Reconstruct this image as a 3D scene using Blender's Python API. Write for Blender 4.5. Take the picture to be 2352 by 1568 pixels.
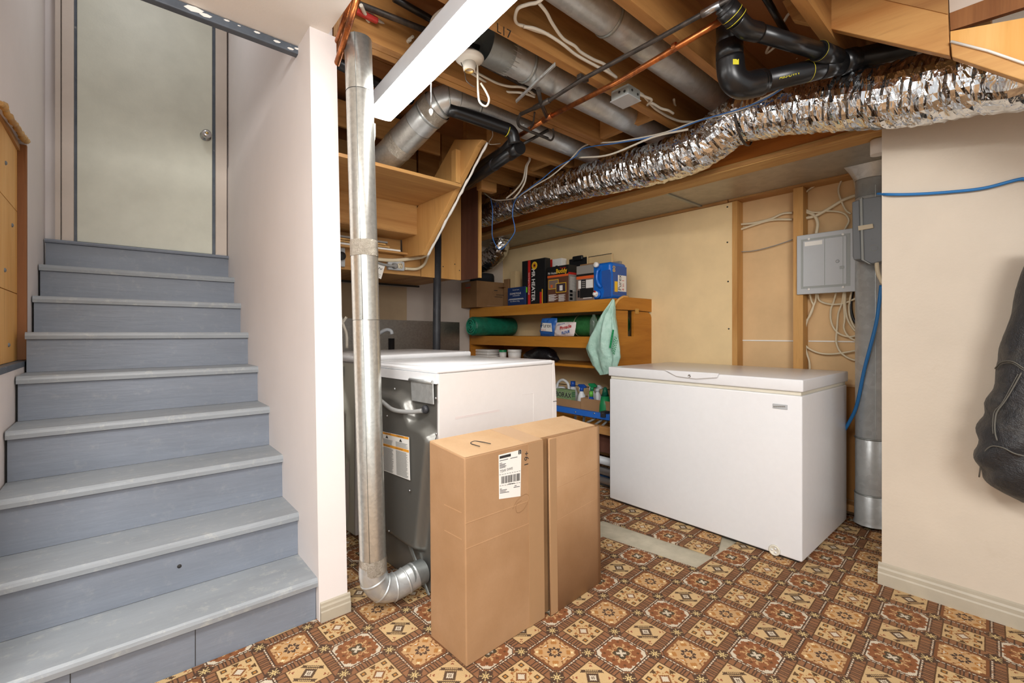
import bpy, bmesh, math, random
import numpy as np
from mathutils import Vector, Matrix
random.seed(7); rng = np.random.RandomState(7)
for o in list(bpy.data.objects): bpy.data.objects.remove(o)
S = bpy.context.scene
COL = S.collection

# ------------------------------------------------------------------ camera
F_PX, CX, HY, XB, CAMH = 1045., 1176., 765., 275., 1.12
_a = math.atan((CX-XB)/F_PX)
FW = np.array([math.sin(_a), math.cos(_a), 0.]); RT = np.array([math.cos(_a), -math.sin(_a), 0.])
UP = np.array([0., 0., 1.]); CAM = np.array([0., 0., CAMH])
cam_d = bpy.data.cameras.new('camera'); cam = bpy.data.objects.new('camera', cam_d); COL.objects.link(cam)
cam.location = CAM
cam.rotation_euler = (math.pi/2, 0, -_a)
cam_d.sensor_width = 36.; cam_d.lens = 36.*F_PX/2352.
cam_d.shift_y = (HY-784.)/2352.
cam_d.clip_start = .02
S.camera = cam
# ------------------------------------------------------------------ world, lights, exposure
w = bpy.data.worlds.new('room_light'); S.world = w; w.use_nodes = True
w.node_tree.nodes['Background'].inputs[0].default_value = (1., .985, .97, 1)
w.node_tree.nodes['Background'].inputs[1].default_value = .58
def area(name, loc, sx, sy, power, color, aim):
    d = bpy.data.lights.new(name, 'AREA'); d.shape = 'RECTANGLE'; d.size = sx; d.size_y = sy; d.energy = power; d.color = color
    o = bpy.data.objects.new(name, d); COL.objects.link(o); o.location = loc
    o.rotation_euler = (Vector(aim)-Vector(loc)).to_track_quat('-Z', 'Y').to_euler(); return o
# the two ceiling lamps of the room the photographer stands in
area('stair_foot_lamp', (-.45, .35, 2.25), .55, .55, 34, (1., .985, .965), (-.35, .55, 0))
area('room_ceiling_lamp', (-.7, -1.25, 2.2), 1.3, 1.3, 84, (1., .98, .955), (1.1, 2.0, .7))
# the lamp at the top of the stairs
area('stairwell_lamp', (.12, 2.9, 3.66), .3, .3, 3.4, (.93, .96, 1.), (.12, 3.1, 1.7))
S.view_settings.view_transform = 'Standard'; S.view_settings.look = 'None'
S.view_settings.exposure = 0.60; S.view_settings.gamma = 1.0
S.view_settings.use_curve_mapping = False

# ------------------------------------------------------------------ pixel -> place
def ray(u, v): return FW+(u-CX)/F_PX*RT-(v-HY)/F_PX*UP
def PX(u, v, x): d = ray(u, v); return CAM+d*(x/d[0])
def PY(u, v, y): d = ray(u, v); return CAM+d*(y/d[1])
def PZ(u, v, z): d = ray(u, v); return CAM+d*((z-CAMH)/d[2])
def PD(u, v, dist): return CAM+ray(u, v)*dist
def PP(u, v, p0, n):
    d = ray(u, v); p0 = np.array(p0, float); n = np.array(n, float); return CAM+d*(((p0-CAM)@n)/(d@n))
def crop(x0, y0, s): return lambda pts: [(x0+s*a, y0+s*b) for a, b in pts]
c4 = crop(760, 0, .2391); c5 = crop(1200, 0, .2391); c6 = crop(1600, 0, .3197); c7 = crop(760, 300, .2391)
c8 = crop(1040, 540, .2391); w7 = crop(1650, 330, .3188); d1 = crop(760, 600, .1594); d2 = crop(770, 780, .2679)
d3 = crop(770, 1100, .2041); e5 = crop(1250, 850, .1914); e4 = crop(1060, 300, .2041); z7 = crop(1220, 680, .12755)
z6 = crop(1190, 570, .11054); z5 = crop(1040, 570, .09565); z8 = crop(1620, 0, .2126)

# ------------------------------------------------------------------ materials
def lin(c):
    if isinstance(c, str):
        c = c.lstrip('#'); c = [int(c[i:i+2], 16)/255. for i in (0, 2, 4)]
        c = [x/12.92 if x <= .04045 else ((x+.055)/1.055)**2.4 for x in c]
    return (c[0], c[1], c[2], 1.)
class G:
    """small expression builder for shader nodes"""
    def __init__(s, name):
        s.m = bpy.data.materials.new(name); s.m.use_nodes = True; s.t = s.m.node_tree; s.n = s.t.nodes; s.l = s.t.links
        s.b = s.n['Principled BSDF']
    def coord(s, kind='Object', scale=(1, 1, 1), rot=(0, 0, 0), loc=(0, 0, 0)):
        tc = s.n.new('ShaderNodeTexCoord'); mp = s.n.new('ShaderNodeMapping')
        mp.inputs['Scale'].default_value = scale; mp.inputs['Rotation'].default_value = rot; mp.inputs['Location'].default_value = loc
        s.l.new(tc.outputs[kind], mp.inputs[0]); return mp.outputs[0]
    def noise(s, vec, scale, detail=4, rough=.55, dist=0, out='Fac'):
        n = s.n.new('ShaderNodeTexNoise'); n.inputs['Scale'].default_value = scale; n.inputs['Detail'].default_value = detail
        n.inputs['Roughness'].default_value = rough; n.inputs['Distortion'].default_value = dist
        s.l.new(vec, n.inputs['Vector']); return n.outputs[out]
    def voro(s, vec, scale, out='Color'):
        n = s.n.new('ShaderNodeTexVoronoi'); n.inputs['Scale'].default_value = scale; s.l.new(vec, n.inputs['Vector']); return n.outputs[out]
    def wave(s, vec, scale, dist=2, detail=2, kind='BANDS', dscale=1., direction='X'):
        n = s.n.new('ShaderNodeTexWave'); n.wave_type = kind; n.inputs['Scale'].default_value = scale
        n.inputs['Distortion'].default_value = dist; n.inputs['Detail'].default_value = detail; n.inputs['Detail Scale'].default_value = dscale
        if kind == 'BANDS': n.bands_direction = direction
        s.l.new(vec, n.inputs['Vector']); return n.outputs['Fac']
    def math(s, op, a, b=None, c=None):
        n = s.n.new('ShaderNodeMath'); n.operation = op
        for i, x in enumerate((a, b, c)):
            if x is None: continue
            if isinstance(x, (int, float)): n.inputs[i].default_value = x
            else: s.l.new(x, n.inputs[i])
        return n.outputs[0]
    def mr(s, x, a, b, c=0., d=1.):
        n = s.n.new('ShaderNodeMapRange'); s.l.new(x, n.inputs[0])
        for i, q in enumerate((a, b, c, d)): n.inputs[i+1].default_value = q
        return n.outputs[0]
    def mix(s, fac, a, b):
        n = s.n.new('ShaderNodeMix'); n.data_type = 'RGBA'
        if isinstance(fac, (int, float)): n.inputs[0].default_value = fac
        else: s.l.new(fac, n.inputs[0])
        for i, x in ((6, a), (7, b)):
            if isinstance(x, (str, tuple, list)): n.inputs[i].default_value = lin(x)
            else: s.l.new(x, n.inputs[i])
        return n.outputs[2]
    def sep(s, vec):
        n = s.n.new('ShaderNodeSeparateXYZ'); s.l.new(vec, n.inputs[0]); return n.outputs
    def comb(s, x, y, z):
        n = s.n.new('ShaderNodeCombineXYZ')
        for i, q in enumerate((x, y, z)):
            if isinstance(q, (int, float)): n.inputs[i].default_value = q
            else: s.l.new(q, n.inputs[i])
        return n.outputs[0]
    def bump(s, h, strength=.3, dist=.01):
        n = s.n.new('ShaderNodeBump'); n.inputs['Strength'].default_value = strength; n.inputs['Distance'].default_value = dist
        s.l.new(h, n.inputs['Height']); s.l.new(n.outputs[0], s.b.inputs['Normal'])
    def set(s, **k):
        names = dict(color='Base Color', rough='Roughness', metal='Metallic', spec='Specular IOR Level', emit='Emission Color',
                     power='Emission Strength', trans='Transmission Weight', alpha='Alpha', ior='IOR', coat='Coat Weight', sheen='Sheen Weight')
        for q, x in k.items():
            i = s.b.inputs[names[q]]
            if isinstance(x, str): i.default_value = lin(x)
            elif isinstance(x, (int, float)): i.default_value = x
            elif isinstance(x, (tuple, list)): i.default_value = lin(x)
            else: s.l.new(x, i)
        return s
M = {}
def paint(name, c, rough=.55, vary=.06, scale=6., bump=.05, spec=.4, stain=None):
    g = G(name); v = g.coord(); n = g.noise(v, scale, 5, .6)
    r = lin(c); dark = tuple(x*(1-vary*2.2) for x in r[:3]); lite = tuple(min(1, x*(1+vary)) for x in r[:3])
    col = g.mix(g.mr(n, .3, .7), dark, lite)
    if stain:
        col = g.mix(g.math('MULTIPLY', g.mr(g.noise(v, scale*2.3, 8, .7), .62, .74), .6), col, stain)
    g.set(color=col, rough=rough, spec=spec); g.bump(g.noise(v, 90, 3), bump, .004); M[name] = g.m; return g.m
def wood(name, c1, c2, axis='X', rough=.55, scale=7., knots=True, spec=.3):
    g = G(name); st = {'X': (.09, 1, 1), 'Y': (1, .09, 1), 'Z': (1, 1, .09)}[axis]
    v = g.coord(scale=st); n = g.noise(v, scale, 6, .62, 1.2); f = g.noise(v, scale*9, 3, .6)
    col = g.mix(g.mr(n, .32, .70), c2, c1)
    dk = tuple(x*.55 for x in lin(c2)[:3])
    col = g.mix(g.math('MULTIPLY', g.mr(f, .55, .8), .38), col, dk)
    if knots:
        kv = g.coord(scale=tuple(x*.45+.2 for x in st)); k = g.voro(kv, 3.1, 'Distance')
        col = g.mix(g.mr(k, .035, .075, .75, 0.), col, dk)
    g.set(color=col, rough=rough, spec=spec); g.bump(f, .18, .003); M[name] = g.m; return g.m
def galv(name, c='#b9bdbd', rough=.34, scale=55., metal=.92):
    g = G(name); v = g.coord(); sp = g.sep(g.voro(v, scale*.6, 'Color')); n = g.noise(v, scale*.35, 3)
    f = g.math('ADD', g.math('MULTIPLY', sp[0], .35), g.math('MULTIPLY', n, .65))
    r = lin(c); col = g.mix(f, tuple(x*.72 for x in r[:3]), tuple(min(1, x*1.1) for x in r[:3]))
    g.set(color=col, metal=metal, rough=rough); M[name] = g.m; return g.m
def plain(name, c, rough=.5, metal=0., spec=.5, **k):
    g = G(name); v = g.coord(); n = g.noise(v, 35, 3); r = lin(c)
    g.set(color=g.mix(n, tuple(x*.965 for x in r[:3]), tuple(min(1, x*1.02) for x in r[:3])), rough=rough, metal=metal, spec=spec, **k); M[name] = g.m; return g.m

paint('white_wall', '#e6dfdc', .6, .02, 2., .06)
paint('right_wall', '#cec2b1', .5, .03, 3., .12, stain='#c2b5a2')
paint('end_wall', '#c9bdb2', .7, .04, 3., .05)
paint('beige_wall', '#b9a283', .7, .05, 3., .05)
paint('ceiling_white', '#f6f3ee', .7, .02, 3., .1)
paint('drywall_yellow', '#eed3a2', .75, .05, 2.6, .05)
paint('drywall_bay', '#dcb98a', .8, .06, 3., .05)
paint('board_brown', '#a27139', .7, .07, 3., .05)
paint('door_paint', '#d2d2c2', .45, .05, 4., .1)
paint('trim_beige', '#cdc0b3', .5, .03, 5., .05)
paint('trim_grey', '#59616b', .45, .15, 9., .2, stain='#d8d2cb')
paint('baseboard', '#b3aa98', .4, .05, 8., .05)
paint('concrete', '#b9b19c', .85, .1, 9., .25, stain='#8f8877')
def stair_paint(name, c, wear):
    g = G(name); v = g.coord(scale=(.25, 1, 1)); n = g.noise(v, 9, 6, .65); n2 = g.noise(g.coord(), 22, 8, .72); r = lin(c)
    col = g.mix(g.mr(n, .3, .7), tuple(x*.86 for x in r[:3]), tuple(x*1.08 for x in r[:3]))
    col = g.mix(g.math('MULTIPLY', g.mr(n2, .55, .72), wear), col, '#bdbdb6')
    col = g.mix(g.math('MULTIPLY', g.mr(g.noise(g.coord(), 11, 9, .75), .70, .76), wear), col, '#a8957c')
    g.set(color=col, rough=.42, spec=.4); g.bump(g.noise(g.coord(scale=(.12, 1, 1)), 60, 4), .35, .003); M[name] = g.m
stair_paint('tread_paint', '#959ba0', .6); stair_paint('riser_paint', '#7d848f', .14)
wood('joist_wood', '#bd8c52', '#8f6236', 'X'); wood('subfloor_wood', '#a26e42', '#7f5230', 'X', scale=4.)
wood('beam_wood', '#b8702c', '#8c4f1e', 'Y'); wood('strip_wood', '#d3ac6f', '#a87a40', 'Y', scale=12)
wood('pine_z', '#d3a667', '#b58247', 'Z'); wood('pine_x', '#c89b60', '#a67643', 'X'); wood('pine_y', '#c5985d', '#9f7043', 'Y')
wood('plywood', '#cfa062', '#bd8a4c', 'Z', knots=False, scale=4.); wood('niche_pine', '#f0c27c', '#dca050', 'Z', scale=5.)
wood('brown_board', '#6a4638', '#503128', 'Z', knots=False); wood('jamb_wood', '#9c6a3f', '#7b4d2b', 'Z', knots=False)
wood('shelf_wood', '#cf8f3a', '#b0701f', 'Y', knots=False, scale=5, rough=.4); wood('shelf_side', '#c0812f', '#a5671f', 'X', knots=False, scale=8, rough=.45)
wood('edge_wood', '#e2b06a', '#cf9850', 'Z', knots=False); wood('cedar', '#d6a86a', '#b27b45', 'Y', scale=6, rough=.5)
galv('galvanized', '#d2d6d6', .36, 70., .66); galv('duct_light', '#ccd0d0', .36, 60., .42); galv('galvanized_dark', '#a5abaa', .4, 55., .7); galv('vent_metal', '#d6d7d1', .30, 160., .82); galv('trunk_metal', '#b7b1a3', .42, 40., .55)
galv('sheet_metal', '#a7a49e', .34, 120.)
plain('white_enamel', '#e4e5e7', .26, spec=.5); plain('dryer_enamel', '#e6e0dc', .26, spec=.5); plain('dryer_top', '#f0f1f3', .22)
plain('gasket', '#dcd8c8', .5); plain('chrome', '#c9c9c9', .2, 1.); plain('dark_line', '#26231f', .7); plain('dryer_back', '#6f6e69', .34, .45)
plain('washer_back', '#d3d4c6', .45); plain('grey_cord', '#8d8d8b', .55); plain('black_plastic', '#1b1c1d', .38); plain('abs_black', '#17181a', .3)
paint('worn_black', '#35363a', .5, .15, 14., .2, stain='#a5a5a2'); plain('yellow_mark', '#d9cf33', .6); plain('cable_white', '#d6cfc0', .5); plain('cable_cream', '#dccfb2', .5)
plain('blue_cable', '#2272b4', .4); plain('blue_wire', '#3d72b8', .45); plain('panel_grey', '#b4b8bb', .4); plain('panel_trim', '#969b98', .4); plain('box_grey', '#70757a', .38)
plain('paper', '#eceae4', .7); plain('ink', '#2d2b2a', .7); plain('orange_ink', '#eaa02e', .6); plain('print_grey', '#8d8c88', .7)
plain('porcelain', '#dcd6ca', .35); plain('brass', '#caa96a', .3, .9); plain('red_plastic', '#b8342c', .5); plain('pvc_grey', '#b8bcc0', .4)
plain('black_card', '#17181a', .45); plain('red_print', '#c3251f', .5); plain('yellow_print', '#f0bf2a', .5); plain('white_print', '#e9e6e0', .5)
plain('orange_print', '#d9602a', .5); plain('brown_print', '#5d3a2a', .5); plain('navy_card', '#17315f', .5); plain('lime_sticker', '#7cdc1a', .5)
plain('grey_card', '#8f8a84', .5); plain('cream_card', '#d0b588', .6); plain('photo_a', '#7d6a60', .5); plain('photo_b', '#3d3038', .5)
plain('jug_blue', '#1565c4', .25); plain('jug_label', '#2b56a0', .4); plain('cap_white', '#ece9e4', .4); plain('bag_blue', '#2b62ad', .4); plain('bag_pink', '#e2d6d2', .5)
plain('spray_white', '#dfe2e4', .4); plain('spray_blue', '#1d4ea6', .4); plain('spray_green', '#1f8f57', .4); plain('leaf_green', '#6cc04a', .4); plain('borax_green', '#7f9a6c', .6)
plain('ladder_blue', '#2b6bc9', .4); plain('alu', '#b9babc', .3, .9); plain('lamp_housing', '#c3c6ca', .45); plain('hat_black', '#1c1d22', .8)
def cardboard(name, c, c2):
    g = G(name); v = g.coord(); n = g.noise(v, 5, 5); f = g.wave(g.coord(), 55, .6, 1, direction='Z'); r = lin(c)
    col = g.mix(g.mr(n, .3, .7), c2, c); col = g.mix(g.math('MULTIPLY', g.mr(g.noise(v, 120, 2), .4, .7), .12), col, tuple(x*.7 for x in r[:3]))
    g.set(color=col, rough=.78, spec=.2); g.bump(g.noise(g.coord(scale=(1, 1, .1)), 70, 2), .12, .002); M[name] = g.m
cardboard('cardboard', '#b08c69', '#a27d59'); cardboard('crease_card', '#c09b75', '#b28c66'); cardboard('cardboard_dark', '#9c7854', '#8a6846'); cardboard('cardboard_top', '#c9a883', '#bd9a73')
plain('red_copper', '#a8553a', .45, .4); plain('packing_tape', '#a98662', .4); plain('tape_clear', '#bd9972', .3)
def copper():
    g = G('copper'); v = g.coord(); n = g.noise(v, 14, 6, .7)
    g.set(color=g.mix(g.mr(n, .35, .65), '#6b4230', '#d98345'), metal=.85, rough=g.mr(n, .3, .7, .45, .25)); M['copper'] = g.m
    g = G('dark_pipe'); v = g.coord(); n = g.noise(v, 20, 6, .7)
    g.set(color=g.mix(g.mr(n, .4, .7), '#3b3836', '#5d534b'), metal=.5, rough=.45); M['dark_pipe'] = g.m
copper()
def foil():
    g = G('foil'); v = g.coord(scale=(1, 1.9, 1)); n = g.noise(v, 20, 2, .5, .8)
    g.set(color=g.mix(g.mr(n, .3, .7), '#d3d6d9', '#eef1f4'), metal=1., rough=.11)
    g.bump(n, .32, .02); M['foil'] = g.m
    g = G('foil_tape'); v = g.coord(); n = g.noise(v, 60, 6, .75)
    g.set(color=g.mix(n, '#8d8067', '#d9d5cc'), metal=.8, rough=.35); g.bump(n, .8, .012); M['foil_tape'] = g.m
foil()
def leather():
    g = G('leather'); v = g.coord(); n = g.noise(v, 7, 5, .6); f = g.voro(v, 260, 'Distance')
    g.set(color=g.mix(g.mr(n, .5, .75), '#2b2c2f', '#55524c'), rough=.5, spec=.5); g.bump(g.math('ADD', g.noise(v, 20, 5, .65), g.math('MULTIPLY', f, .1)), .55, .02); M['leather'] = g.m
leather(); plain('seam_thread', '#5f5d56', .7)
def tarp(name, c, c2, rough=.4):
    g = G(name); v = g.coord(); n = g.noise(v, 18, 5, .65); g.set(color=g.mix(g.mr(n, .3, .7), c2, c), rough=rough); g.bump(n, .6, .015); M[name] = g.m
tarp('tarp_green', '#17755a', '#0f5a43'); tarp('tarp_light', '#2f9a7a', '#1c7a5c'); tarp('mat_green', '#3c8a4a', '#2c6a38', .6); tarp('bag_mint', '#b9d9cb', '#97c0b0', .4); tarp('bag_black', '#1d1c1f', '#0f0f11', .3); tarp('bag_clear', '#dfe3e4', '#bcc3c5', .3)
def glass():
    g = G('bottle_plastic'); g.set(color='#eef3f1', rough=.08, trans=.92, ior=1.3, spec=.4); M['bottle_plastic'] = g.m
glass()
def lamp_mat():
    g = G('lamp_diffuser'); g.set(color='#ffffff', emit=(1., .985, .95), power=20.); M['lamp_diffuser'] = g.m
lamp_mat()

def carpet_mat():
    g = G('carpet_pattern'); m = g.math
    CELL = .1636
    v = g.coord(rot=(0, 0, 0)); s = g.sep(v)
    # world metres -> pattern cells (the pattern lies 3 degrees off the walls)
    th = math.radians(3.0); ox, oy = 1.644, .964
    dx = m('SUBTRACT', s[0], ox); dy = m('SUBTRACT', s[1], oy)
    p = m('MULTIPLY', m('ADD', m('MULTIPLY', dx, math.cos(th)), m('MULTIPLY', dy, math.sin(th))), 1/CELL)
    q = m('MULTIPLY', m('SUBTRACT', m('MULTIPLY', dy, math.cos(th)), m('MULTIPLY', dx, math.sin(th))), 1/CELL)
    N = 38.
    jit = g.sep(g.noise(v, 900, 1, out='Color'))
    p = m('ADD', p, m('MULTIPLY', m('SUBTRACT', jit[0], .5), .030)); q = m('ADD', q, m('MULTIPLY', m('SUBTRACT', jit[1], .5), .030))
    p = m('DIVIDE', m('FLOOR', m('MULTIPLY', p, N)), N); q = m('DIVIDE', m('FLOOR', m('MULTIPLY', q, N)), N)
    ip = m('FLOOR', m('ADD', p, .5)); iq = m('FLOOR', m('ADD', q, .5))
    a = m('SUBTRACT', p, ip); b = m('SUBTRACT', q, iq)
    par = lambda x: m('FLOORED_MODULO', x, 2.)
    ep = par(ip); eq = par(iq)
    A = m('ABSOLUTE', a); B = m('ABSOLUTE', b); mx = m('MAXIMUM', A, B); mn = m('MINIMUM', A, B)
    sm = m('ADD', A, B); r = m('SQRT', m('ADD', m('MULTIPLY', a, a), m('MULTIPLY', b, b)))
    ang = m('ARCTAN2', b, a); c8_ = m('COSINE', m('MULTIPLY', ang, 8.)); c4_ = m('COSINE', m('MULTIPLY', ang, 4.))
    lt = lambda x, y: m('LESS_THAN', x, y)
    def AND(*x):
        o = x[0]
        for y in x[1:]: o = m('MULTIPLY', o, y)
        return o
    NOT = lambda x: m('SUBTRACT', 1., x)
    def ring(x, lo, hi): return AND(lt(x, hi), NOT(lt(x, lo)))
    def spot(m0, n0, rad):
        d0 = m('SUBTRACT', mx, m0); d1_ = m('SUBTRACT', mn, n0)
        return lt(m('ADD', m('MULTIPLY', d0, d0), m('MULTIPLY', d1_, d1_)), rad*rad)
    tpos = m('ADD', m('MULTIPLY', lt(B, A), b), m('MULTIPLY', NOT(lt(B, A)), a))
    tick = lt(m('FRACT', m('MULTIPLY', tpos, 15.)), .24); tick2 = lt(m('FRACT', m('ADD', m('MULTIPLY', tpos, 15.), .5)), .5)
    dash = lt(m('FRACT', m('MULTIPLY', tpos, 13.)), .62)
    DK, BR, WH, TAN, RED, ORG, RUST = '#3a2d2b', '#8c6247', '#d6cbb6', '#d0b283', '#885335', '#c8a274', '#7a4c30'
    band = g.mix(g.noise(v, 9, 2), '#80573f', '#94694c')
    band = g.mix(tick, band, DK)
    flor = m('SUBTRACT', .5, A), m('SUBTRACT', .5, B)
    fs = m('ADD', flor[0], flor[1]); fm = m('MAXIMUM', flor[0], flor[1]); fn = m('MINIMUM', flor[0], flor[1])
    # medallion cells
    med = band
    med = g.mix(AND(ring(mx, .425, .47), dash, lt(sm, .80)), med, WH)
    med = g.mix(AND(ring(mx, .462, .485), tick2), med, DK)
    med = g.mix(AND(lt(mx, .43), lt(sm, .76)), med, DK)
    inside = AND(lt(mx, .408), lt(sm, .735))
    scal = m('ADD', m('MULTIPLY', m('POWER', m('ADD', m('POWER', A, 4.), m('POWER', B, 4.)), .25), 1.), m('MULTIPLY', m('COSINE', m('MULTIPLY', ang, 16.)), .012))
    # red medallion
    R_ = g.mix(inside, med, WH)
    R_ = g.mix(lt(m('ADD', scal, m('MULTIPLY', c4_, -.016)), .384), R_, RED)
    R_ = g.mix(AND(ring(r, .15, .34), lt(g.mr(c8_, -1., 1.), .10), lt(r, .30)), R_, ORG)
    R_ = g.mix(ring(m('ADD', r, m('MULTIPLY', c8_, -.02)), .175, .20), R_, ORG)
    R_ = g.mix(AND(spot(.29, .0, .030)), R_, '#5a3522'); R_ = g.mix(spot(.255, .255, .035), R_, '#5a3522')
    R_ = g.mix(lt(m('ADD', r, m('MULTIPLY', c4_, .035)), .145), R_, '#38382f')
    R_ = g.mix(AND(lt(m('SUBTRACT', mx, mn), .028), lt(r, .10)), R_, WH)
    R_ = g.mix(lt(r, .030), R_, WH)
    # gold medallion
    G_ = g.mix(inside, med, RUST)
    G_ = g.mix(lt(m('ADD', scal, m('MULTIPLY', c4_, .012)), .355), G_, ORG)
    G_ = g.mix(AND(spot(.245, .0, .055)), G_, '#b07638'); G_ = g.mix(spot(.255, .0, .028), G_, WH)
    G_ = g.mix(spot(.225, .205, .05), G_, '#b07a42'); G_ = g.mix(spot(.265, .255, .026), G_, '#efdcae'); G_ = g.mix(spot(.30, .10, .026), G_, '#7a4a26')
    G_ = g.mix(lt(m('ADD', r, m('MULTIPLY', c8_, -.035)), .145), G_, '#3a2f30')
    G_ = g.mix(lt(m('ADD', r, m('MULTIPLY', c8_, -.02)), .078), G_, ORG); G_ = g.mix(lt(r, .034), G_, '#9a6230')
    # tan squares
    tq = g.mix(lt(mx, .352), band, '#4e3627'); tq = g.mix(lt(mx, .328), tq, TAN)
    T1 = g.mix(ring(sm, .09, .15), tq, '#7a4a2a'); T1 = g.mix(lt(sm, .09), T1, WH)
    T1 = g.mix(ring(m('ADD', sm, m('MULTIPLY', c8_, .03)), .20, .245), T1, '#a87442')
    T1 = g.mix(spot(.20, .055, .030), T1, '#9c6236'); T1 = g.mix(spot(.25, .0, .040), T1, '#493626'); T1 = g.mix(spot(.29, .04, .018), T1, '#493626')
    T1 = g.mix(ring(m('SQRT', m('ADD', m('POWER', m('SUBTRACT', mx, .225), 2.), m('POWER', m('SUBTRACT', mn, .225), 2.))), .03, .062), T1, '#4b3a2a'); T1 = g.mix(spot(.225, .225, .022), T1, '#b9803e')
    T2 = g.mix(ring(sm, .10, .175), tq, '#43362e'); T2 = g.mix(lt(sm, .10), T2, WH); T2 = g.mix(spot(.035, .0, .014), T2, '#43362e')
    dg = m('SUBTRACT', a, b); dgA = m('ABSOLUTE', dg)
    T2 = g.mix(AND(ring(m('ABSOLUTE', m('ADD', a, b)), .20, .245), lt(dgA, .34)), T2, '#463a2e')
    T2 = g.mix(AND(ring(m('ABSOLUTE', m('ADD', a, b)), .275, .31), lt(dgA, .22)), T2, '#463a2e')
    T2 = g.mix(AND(lt(m('ABSOLUTE', m('SUBTRACT', mx, mn)), .05), ring(r, .30, .40), lt(m('FRACT', m('MULTIPLY', r, 16.)), .5)), T2, '#8a4630')
    T2 = g.mix(spot(.26, .0, .036), T2, '#43362e')
    med_c = g.mix(ep, R_, G_); tan_c = g.mix(ep, T1, T2)
    odd = par(m('ADD', ip, iq))
    col = g.mix(odd, med_c, tan_c)
    fl_d = lt(fs, .205); col = g.mix(fl_d, col, '#3d2f2c')
    rr = m('SQRT', m('ADD', m('MULTIPLY', flor[0], flor[0]), m('MULTIPLY', flor[1], flor[1])))
    star = AND(lt(fm, .085), m('MAXIMUM', lt(fn, .018), lt(m('SUBTRACT', fm, fn), .022)))
    col = g.mix(AND(star, fl_d), col, '#d2bb86'); col = g.mix(lt(rr, .022), col, '#6b4b34')
    # wear and pile
    n = g.noise(v, 420, 3, .6); col = g.mix(g.math('MULTIPLY', g.mr(n, .35, .75), .35), col, '#a58058')
    col = g.mix(g.math('MULTIPLY', g.mr(g.noise(v, 2.2, 5), .45, .75), .25), col, '#7d6049')
    g.set(color=col, rough=.95, spec=.08); g.bump(g.noise(v, 480, 2, .7), .5, .004)
    M['carpet_pattern'] = g.m
carpet_mat()

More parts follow.
